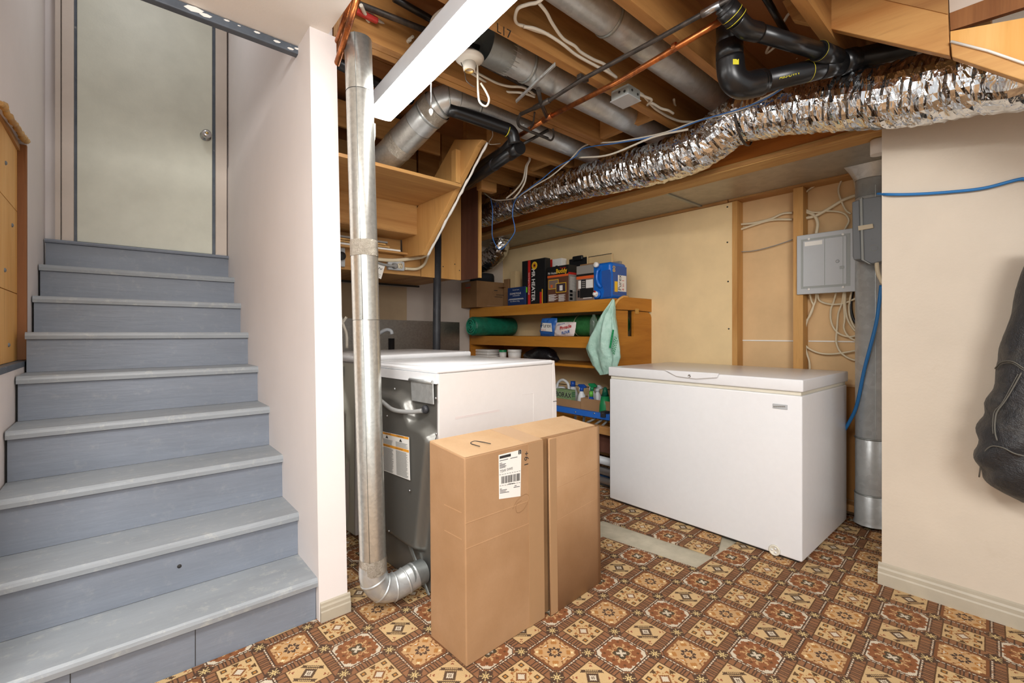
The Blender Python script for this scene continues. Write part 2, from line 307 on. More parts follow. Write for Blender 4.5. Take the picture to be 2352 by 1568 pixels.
# ------------------------------------------------------------------ mesh building
ORG = {}
class MB:
    def __init__(s): s.v = []; s.f = []; s.sm = []
    def add(s, vs, fs, smooth=False):
        k = len(s.v); s.v += [tuple(map(float, p)) for p in vs]; s.f += [tuple(i+k for i in f) for f in fs]; s.sm += [smooth]*len(fs); return s
    def box(s, a, b):
        x0, y0, z0 = [min(p, q) for p, q in zip(a, b)]; x1, y1, z1 = [max(p, q) for p, q in zip(a, b)]
        return s.add([(x0, y0, z0), (x1, y0, z0), (x1, y1, z0), (x0, y1, z0), (x0, y0, z1), (x1, y0, z1), (x1, y1, z1), (x0, y1, z1)],
                     [(0, 3, 2, 1), (4, 5, 6, 7), (0, 1, 5, 4), (1, 2, 6, 5), (2, 3, 7, 6), (3, 0, 4, 7)])
    def fbox(s, o, e1, e2, e3, a, b, T=None):
        """box in a frame o,e1,e2,e3 from local a to local b"""
        o, e1, e2, e3 = [np.array(q, float) for q in (o, e1, e2, e3)]
        m = MB().box(a, b); vs = [o+e1*p[0]+e2*p[1]+e3*p[2] for p in m.v]; return s.add(vs, m.f)
    def rbox(s, o, e1, e2, e3, a, b, r=.01, seg=3):
        """rounded box"""
        o, e1, e2, e3 = [np.array(q, float) for q in (o, e1, e2, e3)]
        bm = bmesh.new(); bmesh.ops.create_cube(bm, size=1)
        lo = np.minimum(a, b); hi = np.maximum(a, b)
        for v_ in bm.verts: v_.co = Vector([lo[i] if v_.co[i] < 0 else hi[i] for i in range(3)])
        bmesh.ops.bevel(bm, geom=bm.edges[:], offset=r, segments=seg, profile=.5, affect='EDGES')
        bm.verts.ensure_lookup_table(); bm.verts.index_update()
        vs = [o+e1*v_.co.x+e2*v_.co.y+e3*v_.co.z for v_ in bm.verts]; fs = [[q.index for q in f.verts] for f in bm.faces]; bm.free()
        return s.add(vs, fs, True)
    def prism(s, poly, d):
        """polygon (3d points) extruded by vector d"""
        n = len(poly); poly = [np.array(p, float) for p in poly]; d = np.array(d, float)
        return s.add(poly+[p+d for p in poly], [tuple(range(n)), tuple(range(2*n-1, n-1, -1))]+[((i+1) % n, i, n+i, n+(i+1) % n) for i in range(n)])
    def tube(s, pts, r, n=10, cap=True, spline=0, up=None, sq=1.):
        pts = [np.array(p, float) for p in pts]
        if spline: pts = catmull(pts, spline)
        rs = list(r) if hasattr(r, '__len__') else [r]*len(pts)
        if len(rs) != len(pts): rs = list(np.interp(np.linspace(0, 1, len(pts)), np.linspace(0, 1, len(rs)), rs))
        T = []
        for i in range(len(pts)):
            t = pts[min(i+1, len(pts)-1)]-pts[max(i-1, 0)]; T.append(t/max(np.linalg.norm(t), 1e-9))
        ref = np.array(up if up is not None else ((0, 0, 1) if abs(T[0][2]) < .9 else (1, 0, 0)), float)
        nrm = ref-T[0]*(ref@T[0]); nrm /= np.linalg.norm(nrm)
        vs = []
        for i, p in enumerate(pts):
            nrm = nrm-T[i]*(nrm@T[i]); nrm /= max(np.linalg.norm(nrm), 1e-9); bn = np.cross(T[i], nrm)
            for k in range(n):
                q = 2*math.pi*k/n; vs.append(p+rs[i]*(math.cos(q)*nrm*sq+math.sin(q)*bn))
        fs = [(i*n+k, i*n+(k+1) % n, (i+1)*n+(k+1) % n, (i+1)*n+k) for i in range(len(pts)-1) for k in range(n)]
        s.add(vs, fs, True)
        if cap:
            k0 = len(s.v)-len(vs); s.f += [tuple(k0+i for i in range(n-1, -1, -1)), tuple(k0+len(vs)-n+i for i in range(n))]; s.sm += [False, False]
        return s
    def lathe(s, prof, o, axis=(0, 0, 1), n=24, smooth=True, cap=True):
        """prof: list of (radius, distance along axis)"""
        o = np.array(o, float); ax = np.array(axis, float); ax /= np.linalg.norm(ax)
        t = np.array((1, 0, 0) if abs(ax[0]) < .9 else (0, 1, 0), float); e1 = t-ax*(t@ax); e1 /= np.linalg.norm(e1); e2 = np.cross(ax, e1)
        vs = [o+ax*h+r*(math.cos(2*math.pi*k/n)*e1+math.sin(2*math.pi*k/n)*e2) for r, h in prof for k in range(n)]
        fs = [(i*n+k, i*n+(k+1) % n, (i+1)*n+(k+1) % n, (i+1)*n+k) for i in range(len(prof)-1) for k in range(n)]
        s.add(vs, fs, smooth)
        if cap:
            k0 = len(s.v)-len(vs)
            if prof[0][0] > 1e-4: s.f.append(tuple(k0+i for i in range(n-1, -1, -1))); s.sm.append(False)
            if prof[-1][0] > 1e-4: s.f.append(tuple(k0+len(vs)-n+i for i in range(n))); s.sm.append(False)
        return s
    def grid(s, fn, nu, nv, smooth=True):
        vs = [fn(i/(nu-1), j/(nv-1)) for j in range(nv) for i in range(nu)]
        return s.add(vs, [(j*nu+i, j*nu+i+1, (j+1)*nu+i+1, (j+1)*nu+i) for j in range(nv-1) for i in range(nu-1)], smooth)
    def build(s, name, mat, parent=None, bevel=0, base=None, fix=False):
        vs = np.array(s.v)
        if parent is None:
            lo, hi = vs.min(0), vs.max(0); org = np.array(base, float) if base is not None else np.array([(lo[0]+hi[0])/2, (lo[1]+hi[1])/2, lo[2]])
        else: org = ORG[parent.name]
        me = bpy.data.meshes.new(name); me.from_pydata((vs-org).tolist(), [], s.f); me.update()
        me.polygons.foreach_set('use_smooth', s.sm)
        if fix or bevel:
            bm = bmesh.new(); bm.from_mesh(me); bmesh.ops.recalc_face_normals(bm, faces=bm.faces); bm.to_mesh(me); bm.free()
        o = bpy.data.objects.new(name, me); COL.objects.link(o)
        me.materials.append(M[mat] if isinstance(mat, str) else mat)
        if parent is not None: o.parent = parent
        else: o.location = org
        ORG[o.name] = org
        if bevel:
            b = o.modifiers.new('bevel', 'BEVEL'); b.width = bevel; b.segments = 2; b.limit_method = 'ANGLE'; b.angle_limit = .7
        return o
def catmull(P, k):
    P = [np.array(p, float) for p in P]
    if len(P) < 3: return [P[0]+(P[1]-P[0])*i/k for i in range(k+1)]
    Q = [2*P[0]-P[1]]+P+[2*P[-1]-P[-2]]; out = []
    for i in range(1, len(Q)-2):
        for j in range(k):
            t = j/k; a, b, c, d = Q[i-1:i+3]
            out.append(.5*((2*b)+(-a+c)*t+(2*a-5*b+4*c-d)*t*t+(-a+3*b-3*c+d)*t**3))
    out.append(P[-1]); return out
def tag(o, label=None, cat=None, group=None, kind=None):
    if label: o['label'] = label
    if cat: o['category'] = cat
    if group: o['group'] = group
    if kind: o['kind'] = kind
    return o
def thing(name, loc, label, cat, group=None, kind=None):
    o = bpy.data.objects.new(name, None); COL.objects.link(o); o.location = loc; o.empty_display_size = .05
    ORG[o.name] = np.array(loc, float); return tag(o, label, cat, group, kind)
def struct(o): o['kind'] = 'structure'; return o
def text(s, size, o, ex, ey, mat, parent, name='lettering', align='LEFT', squash=1., bold=.0):
    """flat lettering: o origin, ex reading direction, ey up direction"""
    c = bpy.data.curves.new('t', 'FONT'); c.body = s; c.size = size; c.align_x = align; c.resolution_u = 2; c.offset = bold
    t = bpy.data.objects.new('t', c); COL.objects.link(t); bpy.context.view_layer.update()
    me = bpy.data.meshes.new_from_object(t.evaluated_get(bpy.context.evaluated_depsgraph_get())); bpy.data.objects.remove(t)
    ex = np.array(ex, float); ey = np.array(ey, float); nz = np.cross(ex, ey); o = np.array(o, float)
    m = MB(); vs = [o+ex*v.co.x*squash+ey*v.co.y for v in me.vertices]
    m.add(vs, [tuple(p.vertices) for p in me.polygons]); bpy.data.meshes.remove(me)
    return m.build(name, mat, parent)
EX, EY, EZ = np.array([1., 0, 0]), np.array([0, 1., 0]), np.array([0, 0, 1.])

# ================================================================== THE SETTING
# floor slab and carpet
struct(MB().box((-2.6, -2.4, -.12), (3.6, 4.2, 0)).build('floor', 'concrete'))
def carpet(name, poly, lift, label):
    m = MB().prism([(p[0], p[1], .001) for p in poly], (0, 0, lift)); o = m.build(name, 'carpet_pattern', None, base=(0, 0, 0), fix=True)
    return tag(o, label, 'carpet')
k0 = PZ(1385, 1196, 0); k1 = PZ(1637, 1279, 0); k2 = PZ(1672, 1243, 0); k3 = PZ(1600, 1308, 0); k4 = PZ(1385, 1236, 0)
E0 = PZ(1330, 1215, 0)
XF, YF = 3.4, 4.0
# patch below the freezer: everything on the far side of the bare strip
fl_l = [(1.45, 3.95), (1.45, k0[1]+.08), tuple(k0[:2]), tuple(k1[:2]), tuple((k1+(k2-k1)*.35)[:2]), (2.52, k2[1]+.05), (2.9, k2[1]+.06), (2.9, 3.95)]
k2b = PZ(1690, 1250, 0)
carpet('carpet_patch', fl_l, .008, 'patterned carpet piece with lifted corner left of the white freezer')
main = [(-2.5, -2.3), (3.4, -2.3), (3.4, 3.95), (2.91, 3.95), (2.91, k2[1]-.045), (k2b[0], k2b[1]-.0), tuple(k3[:2]), tuple(k4[:2]), (1.44, k4[1]+.02), (1.44, 3.95), (.70, 3.95), (.70, 1.796), (.584, 1.796), (.584, 1.838), (-.325, 1.838), (-.325, 1.45), (-2.5, 1.45)]
carpet('carpet', main, .008, 'brown and tan medallion carpet covering the basement floor')

# stair side wall with its end face, baseboard on the end
_wb = MB().box((.582, 1.81, 0), (.692, 4.0, 2.285)); _wb.v = [(x-(.036 if x < .6 else .046), y, z) if y < 2 and z > 2 else (x, y, z) for x, y, z in _wb.v]   # the free end leans a little
struct(_wb.build('wall_stair', 'white_wall'))
struct(MB().box((.582, 1.985, 2.286), (.692, 4.0, 3.7)).build('wall_stair_upper', 'white_wall'))
def base_profile(p, q, n, h=.085, t=.014):
    """moulded baseboard from p to q, n = outward normal"""
    p, q, n = [np.array(x, float) for x in (p, q, n)]
    pr = [(0, 0), (t, 0), (t, h*.52), (t*.75, h*.58), (t*.75, h*.74), (t*.45, h*.82), (t*.4, h*.94), (0, h)]
    return MB().prism([p+n*a+EZ*b for a, b in pr], q-p)
struct(base_profile((.584, 1.81, .008), (.70, 1.81, .008), (0, -1, 0), .075).build('baseboard_post', 'baseboard', fix=True))
# right finished wall
struct(MB().box((2.565, -2.3, 0), (2.68, .458, 2.5)).build('wall_right', 'right_wall'))
struct(base_profile((2.565, .47, .008), (2.565, -2.2, .008), (-1, 0, 0), .095, .016).build('baseboard_right', 'baseboard', fix=True))
# back wall (end of the room) and far wall with studs
we = struct(MB().box((.70, 4.0, 0), (3.6, 4.1, 2.5)).build('wall_end', 'end_wall'))
q0 = PY(780, 700, 3.997); q1 = PY(933, 700, 3.997); q2 = PY(957, 700, 3.997)
struct(MB().box((.70, 3.985, 0), (q1[0], 3.999, 1.56)).build('wall_end_panel', 'beige_wall'))
wf = struct(MB().box((3.41, -.4, 0), (3.5, 4.0, 2.5)).build('wall_far', 'drywall_bay'))
MB().box((3.312, 1.435, .62), (3.326, 4.0, 2.055)).build('drywall_panel', 'drywall_yellow', wf)
MB().box((3.312, 1.435, .02), (3.326, 4.0, .612)).build('drywall_panel', 'drywall_yellow', wf)
for y0, y1 in ((1.40, 1.46), (.99, 1.046), (.585, .63), (1.80, 1.85), (2.2, 2.25), (2.6, 2.65), (3.0, 3.05), (3.4, 3.45)):
    MB().box((3.327 if y0 > 1.5 else 3.315, y0, .09), (3.408, y1, 2.06)).build('stud', 'pine_z', wf)
MB().box((3.318, .46, .05), (3.408, 1.40, .09)).build('sill_plate', 'pine_y', wf)
MB().box((3.300, .46, 2.062), (3.408, 1.455, 2.105)).build('top_plate', 'pine_y', wf)
MB().box((3.300, 1.462, 2.057), (3.408, 4.0, 2.10)).build('top_plate', 'pine_y', wf)
MB().box((3.395, .46, .10), (3.407, .985, .79)).build('lower_board', 'board_brown', wf)
s0 = PX(1760, 782, 3.40)
MB().box((3.404, 1.05, s0[2]-.004), (3.409, 1.40, s0[2]+.004)).build('seam', 'paper', wf)
MB().box((3.404, .64, s0[2]-.004), (3.409, .985, s0[2]+.004)).build('seam', 'paper', wf)
for (u, v) in w7([(65, 455), (65, 710), (70, 992), (75, 1333)]):
    p = PX(u, v, 3.312); MB().lathe([(.0, -.001), (.006, -.001), (.006, .0)], p, (1, 0, 0), 8).build('screw', 'ink', wf)
# stairwell left wall with an opening, door wall, stairwell ceiling
yl = 3.115; zb, zt = .985, 2.01
MBL = MB(); XL = -.33
def wl(y0, y1, z0, z1, n='wall_left', **k): return MB().box((XL-.10, y0, z0), (XL, y1, z1))
wlft = struct(wl(yl, 4.0, 0, 3.7).build('wall_left', 'white_wall'))
wl(1.5, yl, 0, zb).build('lower_panel', 'white_wall', wlft)
pz = [PX(u, v, XL) for u, v in [(62, 326), (52, 314), (36, 290), (20, 268), (8, 245), (0, 236)]]
poly = [tuple(p) for p in pz]+[(XL, 1.5, pz[-1][2]-.12), (XL, 1.5, 3.7), (XL, yl, 3.7), (XL, yl, pz[0][2])]
MB().prism(poly, (-.10, 0, 0)).build('upper_panel', 'white_wall', wlft, fix=True)
edge = [p+np.array([.001, rng.uniform(-.004, .004), rng.uniform(-.006, .006)]) for p in catmull(pz, 8)]
MB().tube(edge, [rng.uniform(.007, .015) for _ in edge], 7).build('broken_edge', 'strip_wood', wlft)
niche = thing('wall_niche', (XL-.06, 2.6, zb), 'pine lined opening in the stair wall at the far left', 'niche')
for i, (z0, z1) in enumerate(((zb+.01, 1.30), (1.304, 1.68), (1.684, 2.3))):
    MB().box((XL-.085, 1.5, z0), (XL-.03, yl-.022, z1)).build('plank', 'niche_pine', niche)
MB().box((XL-.11, yl-.02, zb+.01), (XL+.001, yl+.0, 2.0)).build('jamb', 'jamb_wood', niche, bevel=.003)
MB().box((XL-.11, 1.5, 1.965), (XL-.02, yl-.03, 1.99)).build('head_board', 'pine_y', niche)
MB().box((XL-.11, 1.5, zb-.018), (XL+.002, yl-.002, zb+.008)).build('sill', 'trim_grey', niche, bevel=.003)
for u, v in ((12, 374), (27, 517), (19, 792), (10, 620)):
    p = PX(u, v, XL-.03); MB().lathe([(.009, -.004), (.009, .003), (.004, .006)], p, (1, 0, 0), 8).build('nail', 'box_grey', niche)
struct(MB().box((-.5, 3.79, 0), (.6, 3.9, 3.7)).build('wall_door', 'white_wall'))
struct(MB().box((-.6, 1.98, 3.7), (.8, 4.1, 3.75)).build('ceiling_stairwell', 'ceiling_white'))
struct(MB().box((-.6, 1.98, 2.42), (.582, 2.03, 3.7)).build('wall_header', 'white_wall'))
dr = struct(thing('door_1', (.15, 3.77, 1.66), None, None))
MB().box((-.193, 3.752, 1.668), (.487, 3.788, 3.62)).build('door_panel', 'door_paint', dr, bevel=.003)
MB().box((-.258, 3.735, 1.662), (-.206, 3.79, 3.66)).build('door_frame', 'trim_beige', dr, bevel=.004)
MB().box((.505, 3.735, 1.662), (.572, 3.79, 3.66)).build('door_frame', 'trim_beige', dr, bevel=.004)
MB().box((-.285, 3.745, 1.662), (-.262, 3.79, 3.66)).build('door_casing', 'trim_beige', dr)
MB().box((-.206, 3.758, 1.662), (-.193, 3.79, 3.66)).build('door_gap', 'trim_grey', dr); MB().box((.488, 3.758, 1.662), (.505, 3.79, 3.66)).build('door_gap', 'trim_grey', dr)
kp = PY(472, 313, 3.752)
kn = MB().lathe([(.033, 0), (.033, -.006), (.013, -.012), (.012, -.03), (.024, -.036), (.03, -.048), (.027, -.062), (.014, -.068), (0, -.069)], kp, (0, 1, 0), 24).build('door_knob', 'chrome', dr)
MB().lathe([(.009, -.069), (.009, -.072), (.0, -.072)], kp, (0, 1, 0), 12).build('keyhole', 'brass', kn)
# white ceiling over the stair foot
struct(MB().box((-2.6, -2.4, 2.285), (.615, 1.975, 2.30)).build('ceiling', 'ceiling_white'))
t2 = PZ(680, 112, 2.262)
struct(MB().box((-.8, 1.965, 2.252), (.565, 2.0, 2.284)).build('trim_2', 'trim_grey', bevel=.004))
for x_, z_, w_ in ((.20, 2.272, .03), (.235, 2.266, .02), (.40, 2.276, .012), (.47, 2.270, .014), (.52, 2.262, .013), (.545, 2.272, .012), (.30, 2.277, .01), (.34, 2.275, .006)):
    MB().prism([np.array([x_, 1.9645, z_])+np.array(q)*w_ for q in ((-1, 0, -.1), (-.3, 0, -.35), (.6, 0, -.2), (1, 0, .2), (.2, 0, .35), (-.6, 0, .25))], (0, .001, 0)).build('paint_chip', 'paper', bpy.data.objects['trim_2'])
# joist ceiling
cj = struct(MB().box((.62, -2.4, 2.515), (3.6, 4.1, 2.54)).build('ceiling_subfloor', 'subfloor_wood'))
ZJ = 2.285
def joist(y0, y1, x0, x1, mat='joist_wood'): return MB().box((x0, y0, ZJ), (x1, y1, 2.514)).build('joist', mat, cj)
joist(1.742, 1.780, .64, 2.60); joist(1.784, 1.822, .64, 2.60)
joist(1.335, 1.376, .64, 3.3); joist(.935, .976, .64, 3.3); joist(.53, .57, .64, 3.3); joist(.12, .16, .64, 3.3); joist(-.3, -.26, .64, 3.3)
for y in (2.17, 2.42, 2.72, 3.05, 3.40, 3.75): joist(y, y+.04, 1.70, 2.60)
for x, y0, y1 in ((2.25, 2.215, 2.415), (2.45, 1.825, 2.165), (2.20, 1.38, 1.738)):
    MB().box((x, y0, 2.30), (x+.038, y1, 2.51)).build('blocking', 'pine_y', cj)
for i in range(7):   # boards of the subfloor lie below the sheet
    MB().box((.64, -.2+.6*i, 2.508), (3.3, .395+.6*i, 2.514)).build('floor_board', 'subfloor_wood', cj)
MB().box((2.30, 1.02, 2.505), (2.42, 1.3, 2.509)).build('stamp', 'subfloor_wood', cj)
def scribble(u, v, s, size, plane, ex, ey, parent, mat='ink'):
    text(s, size, PP(u, v, *plane), ex, ey, mat, parent, 'pencil_mark')
scribble(1140, 72, 'L17', .05, ((0, 1.334, 0), (0, 1, 0)), (1, 0, 0), (0, 0, 1), cj)
text('CM M-W  NMOC', .055, PZ(1345, 88, 2.507), (.0, -1, 0), (1, 0, 0), 'ink', cj, 'stamped_mark')
# dropped beam and metal trunk above the shelf
bd = thing('dropped_beam', (2.66, 2.0, 2.04), 'long wooden beam hanging below the silver insulated duct', 'beam')
MB().box((2.62, .462, 2.075), (2.66, 3.98, 2.284)).build('beam_face', 'beam_wood', bd, bevel=.002)
MB().box((2.61, .462, 2.040), (2.74, 3.98, 2.074)).build('beam_strip', 'strip_wood', bd, bevel=.002)
MB().box((2.605, .47, 2.046), (2.609, 3.98, 2.064)).build('batten', 'pine_y', bd)
tr = thing('trunk_duct', (3.05, 2.0, 2.07), 'flat rectangular galvanized trunk duct above the yellow wall', 'duct')
for i in range(3):
    MB().box((2.80, .50+1.16*i, 2.075), (3.296, .50+1.16*(i+1)-.004, 2.27)).build('duct_section', 'trunk_metal', tr)
for i in range(1, 3):
    MB().box((2.795, .50+1.16*i-.012, 2.066), (3.298, .50+1.16*i+.012, 2.274)).build('drive_cleat', 'galvanized_dark', tr)

# ================================================================== THINGS
# ------------------------------------------------------------------ main staircase
ZT = [.174, .358, .556, .752, .941, 1.125, 1.305, 1.487, 1.661]
YN = [1.817+.235*k for k in range(9)]
st = thing('staircase', (.1, 2.7, 0), 'grey painted wooden stairs rising to the closed door', 'stairs')
XS0 = lambda k: XL+.005
for k in range(9):
    zprev = ZT[k-1] if k else .006; th = .032 if k < 8 else .02
    MB().box((XS0(k)+.003, YN[k]+.024, zprev+.0005), (.578, YN[k]+.044, ZT[k]-th-.0005)).build('riser', 'riser_paint', st)
    # tread with a slightly worn, wavy nose
    y1 = YN[k+1]+.023 if k < 8 else YN[k]+.05
    n = 40; xs = np.linspace(XS0(k), .5795, n); wob = np.convolve(rng.uniform(-1, 1, n+6), np.ones(7)/7, 'valid')*(.007 if k < 5 else .003)
    m = MB(); P = []
    for x, w_ in zip(xs, wob):
        a = max(w_, 0)*1.3; yn = YN[k]
        P.append([(x, y1, ZT[k]-th), (x, yn+.003, ZT[k]-th), (x, yn+abs(w_)*.3, ZT[k]-th*.5), (x, yn+.002+abs(w_)*.5, ZT[k]-.006-a*.7), (x, yn+.009+a, ZT[k]), (x, y1, ZT[k])])
    vs = [p for row in P for p in row]; fs = []
    for i in range(n-1):
        for j in range(6): fs.append((i*6+j, i*6+(j+1) % 6, (i+1)*6+(j+1) % 6, (i+1)*6+j))
    fs += [tuple(range(5, -1, -1)), tuple((n-1)*6+j for j in range(6))]
    m.add(vs, fs).build('tread' if k < 8 else 'threshold', 'tread_paint' if k < 8 else 'riser_paint', st, fix=True)
for u, v in ((412, 1300),):
    p = PY(u, v, YN[1]+.023); MB().lathe([(0, -.001), (.007, -.001), (.007, .001)], p, (0, 1, 0), 10).build('nail_hole', 'ink', st)
for x in (.19, -.11):
    MB().box((x, YN[0]+.0225, .01), (x+.002, YN[0]+.0245, ZT[0]-.034)).build('board_joint', 'ink', st)

# ------------------------------------------------------------------ upper stair seen from below, with its landing
us = thing('upper_staircase', (1.2, 2.8, 1.56), 'bare wooden stair flight and landing seen from below above the washer', 'stairs')
xa, xb = .70, 1.612
def YZ(u, v): p = PX(u, v, 1.63); return p[1], p[2]
sl = [YZ(*p) for p in [(1113, 322), (1100, 338), (975, 586), (930, 592), (928, 552), (962, 480), (1050, 322)]]
MB().prism([(1.612, y, z) for y, z in sl], (.038, 0, 0)).build('stringer', 'plywood', us, bevel=.002)
ed = [YZ(*p) for p in [(1116, 326), (978, 588)]]
m = MB(); n = 26
pts = [np.array([1.645, ed[0][0]+(ed[1][0]-ed[0][0])*i/n+.004, ed[0][1]+(ed[1][1]-ed[0][1])*i/n+rng.uniform(-.004, .004)]) for i in range(n+1)]
m.tube(pts, [rng.uniform(.006, .010) for _ in pts], 6).build('plaster_edge', 'paper', us)
MB().box((xa, 2.354, 2.030), (xb, 2.91, 2.050)).build('tread', 'pine_x', us, bevel=.002)
MB().box((xa, 2.913, 1.829), (xb, 2.935, 2.032)).build('riser', 'pine_x', us)
MB().box((xa, 2.915, 1.824), (xb, 3.16, 1.828)).build('tread', 'pine_x', us)
MB().box((xa, 3.165, 1.70), (xb, 3.19, 1.824)).build('riser', 'pine_x', us)
for k in range(3): MB().box((xa, 2.915+.004*k, 2.054+.155*k), (xb, 2.935+.004*k, 2.054+.155*k+.152)).build('backing_plank', 'pine_x' if k == 1 else 'subfloor_wood', us)
MB().box((xa, 2.62, 2.43), (xb, 2.91, 2.45)).build('tread', 'subfloor_wood', us)
MB().box((xa, 2.60, 2.30), (xb, 2.618, 2.45)).build('riser', 'pine_x', us)
MB().box((1.575, 2.36, 2.055), (1.61, 2.41, 2.26)).build('cleat', 'pine_z', us)
MB().box((xa, 3.12, 1.558), (1.76, 3.158, 1.70)).build('landing_beam', 'pine_x', us, bevel=.003)
MB().box((xa, 3.05, 1.70), (1.74, 3.16, 1.715)).build('ledge', 'pine_x', us, bevel=.002)
MB().box((1.765, 3.122, 1.558), (2.135, 3.14, 2.28)).build('plywood_panel', 'plywood', us)
MB().box((2.137, 2.89, 1.556), (2.158, 3.14, 2.28)).build('side_board', 'brown_board', us)
MB().box((2.137, 2.872, 1.556), (2.160, 2.889, 2.28)).build('edge_strip', 'pine_z', us)
for i in range(4):
    MB().box((xa+.36*i, 3.16, 1.572), (xa+.36*i+.355, 3.98, 1.59)).build('landing_board', 'pine_y', us)
MB().box((xa, 3.80, 1.55), (2.13, 3.82, 1.565)).build('landing_ledger', 'dark_line', us)
for (u, v) in c7([(1190, 1282), (1235, 1342), (1078, 1305)]):
    MB().lathe([(0, -.001), (.005, -.001), (.005, .001)], PY(u, v, 3.122), (0, 1, 0), 8).build('nail_hole', 'ink', us)

# ------------------------------------------------------------------ fluorescent fixture
fx = thing('fluorescent_light', (.93, 1.5, 2.17), 'long white fluorescent strip light hanging below the joists', 'light')
a0 = np.array([.966, 2.112]); a1 = np.array([.888, .93]); dv = (a1-a0); L_ = np.linalg.norm(dv); dv = dv/L_; pv = np.array([-dv[1], dv[0]])
e1 = np.array([dv[0], dv[1], 0]); e2 = np.array([pv[0], pv[1], 0]); o_ = np.array([a0[0], a0[1], 2.17])
W2 = .056
prof = [(-W2, .020), (-W2*.98, .004), (-W2*.6, 0), (W2*.6, 0), (W2*.98, .004), (W2, .020)]
m = MB().prism([o_+e2*a+EZ*b for a, b in prof], e1*L_); m.build('diffuser', 'lamp_diffuser', fx, fix=True)
hp = [(-W2-.006, .016), (-W2-.006, .084), (-.045, .112), (.045, .112), (W2+.006, .084), (W2+.006, .016), (W2+.001, .0215), (-W2-.001, .0215)]
MB().prism([o_+e2*a+EZ*b-e1*.004 for a, b in hp], e1*(L_+.008)).build('housing', 'lamp_housing', fx, fix=True)
for q in (-.03, .03):
    MB().lathe([(.017, 0), (.017, -.012), (.012, -.016), (0, -.016)], o_+e2*q+EZ*.022, e1, 14).build('tube_socket', 'porcelain', fx)
ch = [PZ(990, 197, 2.17), PZ(989.5, 215, 2.15)]
cp = np.array([*(a0+dv*.42+pv*(-.06)), 2.17]);
c_top = PD(990, 190, 1.81); c_bot = PD(990, 252, 1.81)
MB().tube([c_top, c_bot], .0022, 6).build('pull_chain', 'chrome', fx); MB().lathe([(.003, 0), (.008, .012), (.008, .022), (.004, .026)], c_bot-EZ*.024, (0, 0, 1), 10).build('chain_weight', 'cap_white', fx)

# ------------------------------------------------------------------ porcelain lamp holder under joist
lh0 = PZ(1078, 132, 2.283)
lh = thing('lamp_holder', lh0, 'empty white porcelain bulb socket on the joists', 'light')
MB().lathe([(.062, 0), (.062, -.006), (.050, -.016), (.030, -.022), (.026, -.026)], lh0, (0, 0, 1), 28).build('holder_base', 'porcelain', lh)
MB().lathe([(.028, -.022), (.0255, -.055), (.021, -.058), (.019, -.05), (.0, -.048)], lh0, (0, 0, 1), 24).build('socket', 'porcelain', lh)
MB().lathe([(.0195, -.054), (.0195, -.059), (.017, -.059), (.017, -.04)], lh0, (0, 0, 1), 20, cap=False).build('thread', 'brass', lh)
dh = (lh0-CAM)@FW
MB().tube([PD(*p, dh) for p in c4([(1250, 600), (1285, 690), (1300, 770), (1350, 820), (1385, 838)])], .0018, 6, spline=5).build('pull_chain', 'dark_pipe', lh)

# ------------------------------------------------------------------ dryer vent riser
vt = thing('dryer_vent_pipe', (.76, 1.73, 0), 'tall galvanized vent pipe standing beside the white wall end', 'duct')
vb = np.array([.765, 1.735, .20]); vtp = np.array([.708, 1.745, 2.27])
for a, b, nm in ((0., .47, 'pipe_section'), (.47, .90, 'pipe_section'), (.90, 1., 'pipe_section')):
    p = vb+(vtp-vb)*a; q = vb+(vtp-vb)*b; ax = q-p; h_ = np.linalg.norm(ax)
    MB().lathe([(.0515, 0), (.0515, h_*.995), (.0495, h_)], p, ax, 36, cap=False).build('pipe_section', 'vent_metal', vt)
    sd = np.array([-.6, -.8, 0]); MB().tube([p+sd*.0512, q+sd*.0512], .0016, 4).build('seam', 'galvanized_dark', vt)
for a, r_ in ((.605, .0535), (.0, .0545)):
    p = vb+(vtp-vb)*a; m = MB(); N_ = 30
    prof = [(.0515+rng.uniform(.001, .003), -.03), (.0535, -.02), (.053, 0), (.0535, .02), (.052, .032)]
    m.lathe(prof, p, vtp-vb, N_, cap=False).build('tape_wrap', 'foil_tape', vt)
elb = catmull([vb+EZ*.01, np.array([.766, 1.737, .150]), np.array([.80, 1.733, .095]), np.array([.862, 1.728, .082]), np.array([.945, 1.725, .100])], 6)
MB().tube(elb, .053, 28, cap=False, up=(0, 1, 0)).build('elbow', 'galvanized', vt)
for i in (7, 12, 17, 21):
    t = elb[i+1]-elb[i-1]; MB().lathe([(.053, -.005), (.056, -.002), (.056, .002), (.053, .005)], elb[i], t, 28, cap=False).build('elbow_bead', 'galvanized', vt)

# ------------------------------------------------------------------ round ducts between joists
def round_duct(name, x0, x1, y, z, r, label, joints, open_end=False, slope=0.):
    t = thing(name, ((x0+x1)/2, y, z-r), label, 'duct', 'round ducts between the joists')
    xs = [x0]+joints+[x1]
    for a, b in zip(xs[:-1], xs[1:]):
        MB().lathe([(r, 0), (r, b-a-.03), (r-.002, b-a)], (a, y, z), (1, 0, 0), 36, cap=False).build('duct_section', 'galvanized', t)
    for a in joints:
        MB().lathe([(r, -.008), (r+.004, -.004), (r+.004, .004), (r, .008)], (a, y, z), (1, 0, 0), 36, cap=False).build('duct_bead', 'galvanized_dark', t)
    return t
D1 = round_duct('round_duct', 1.30, 2.60, 1.545, 2.352, .072, 'open ended galvanized duct pointing at the camera', [1.42])
MB().lathe([(.078, -.13), (.0775, -.02), (.074, 0)], (1.30, 1.545, 2.352), (1, 0, 0), 36, cap=False).build('open_collar', 'galvanized_dark', D1)
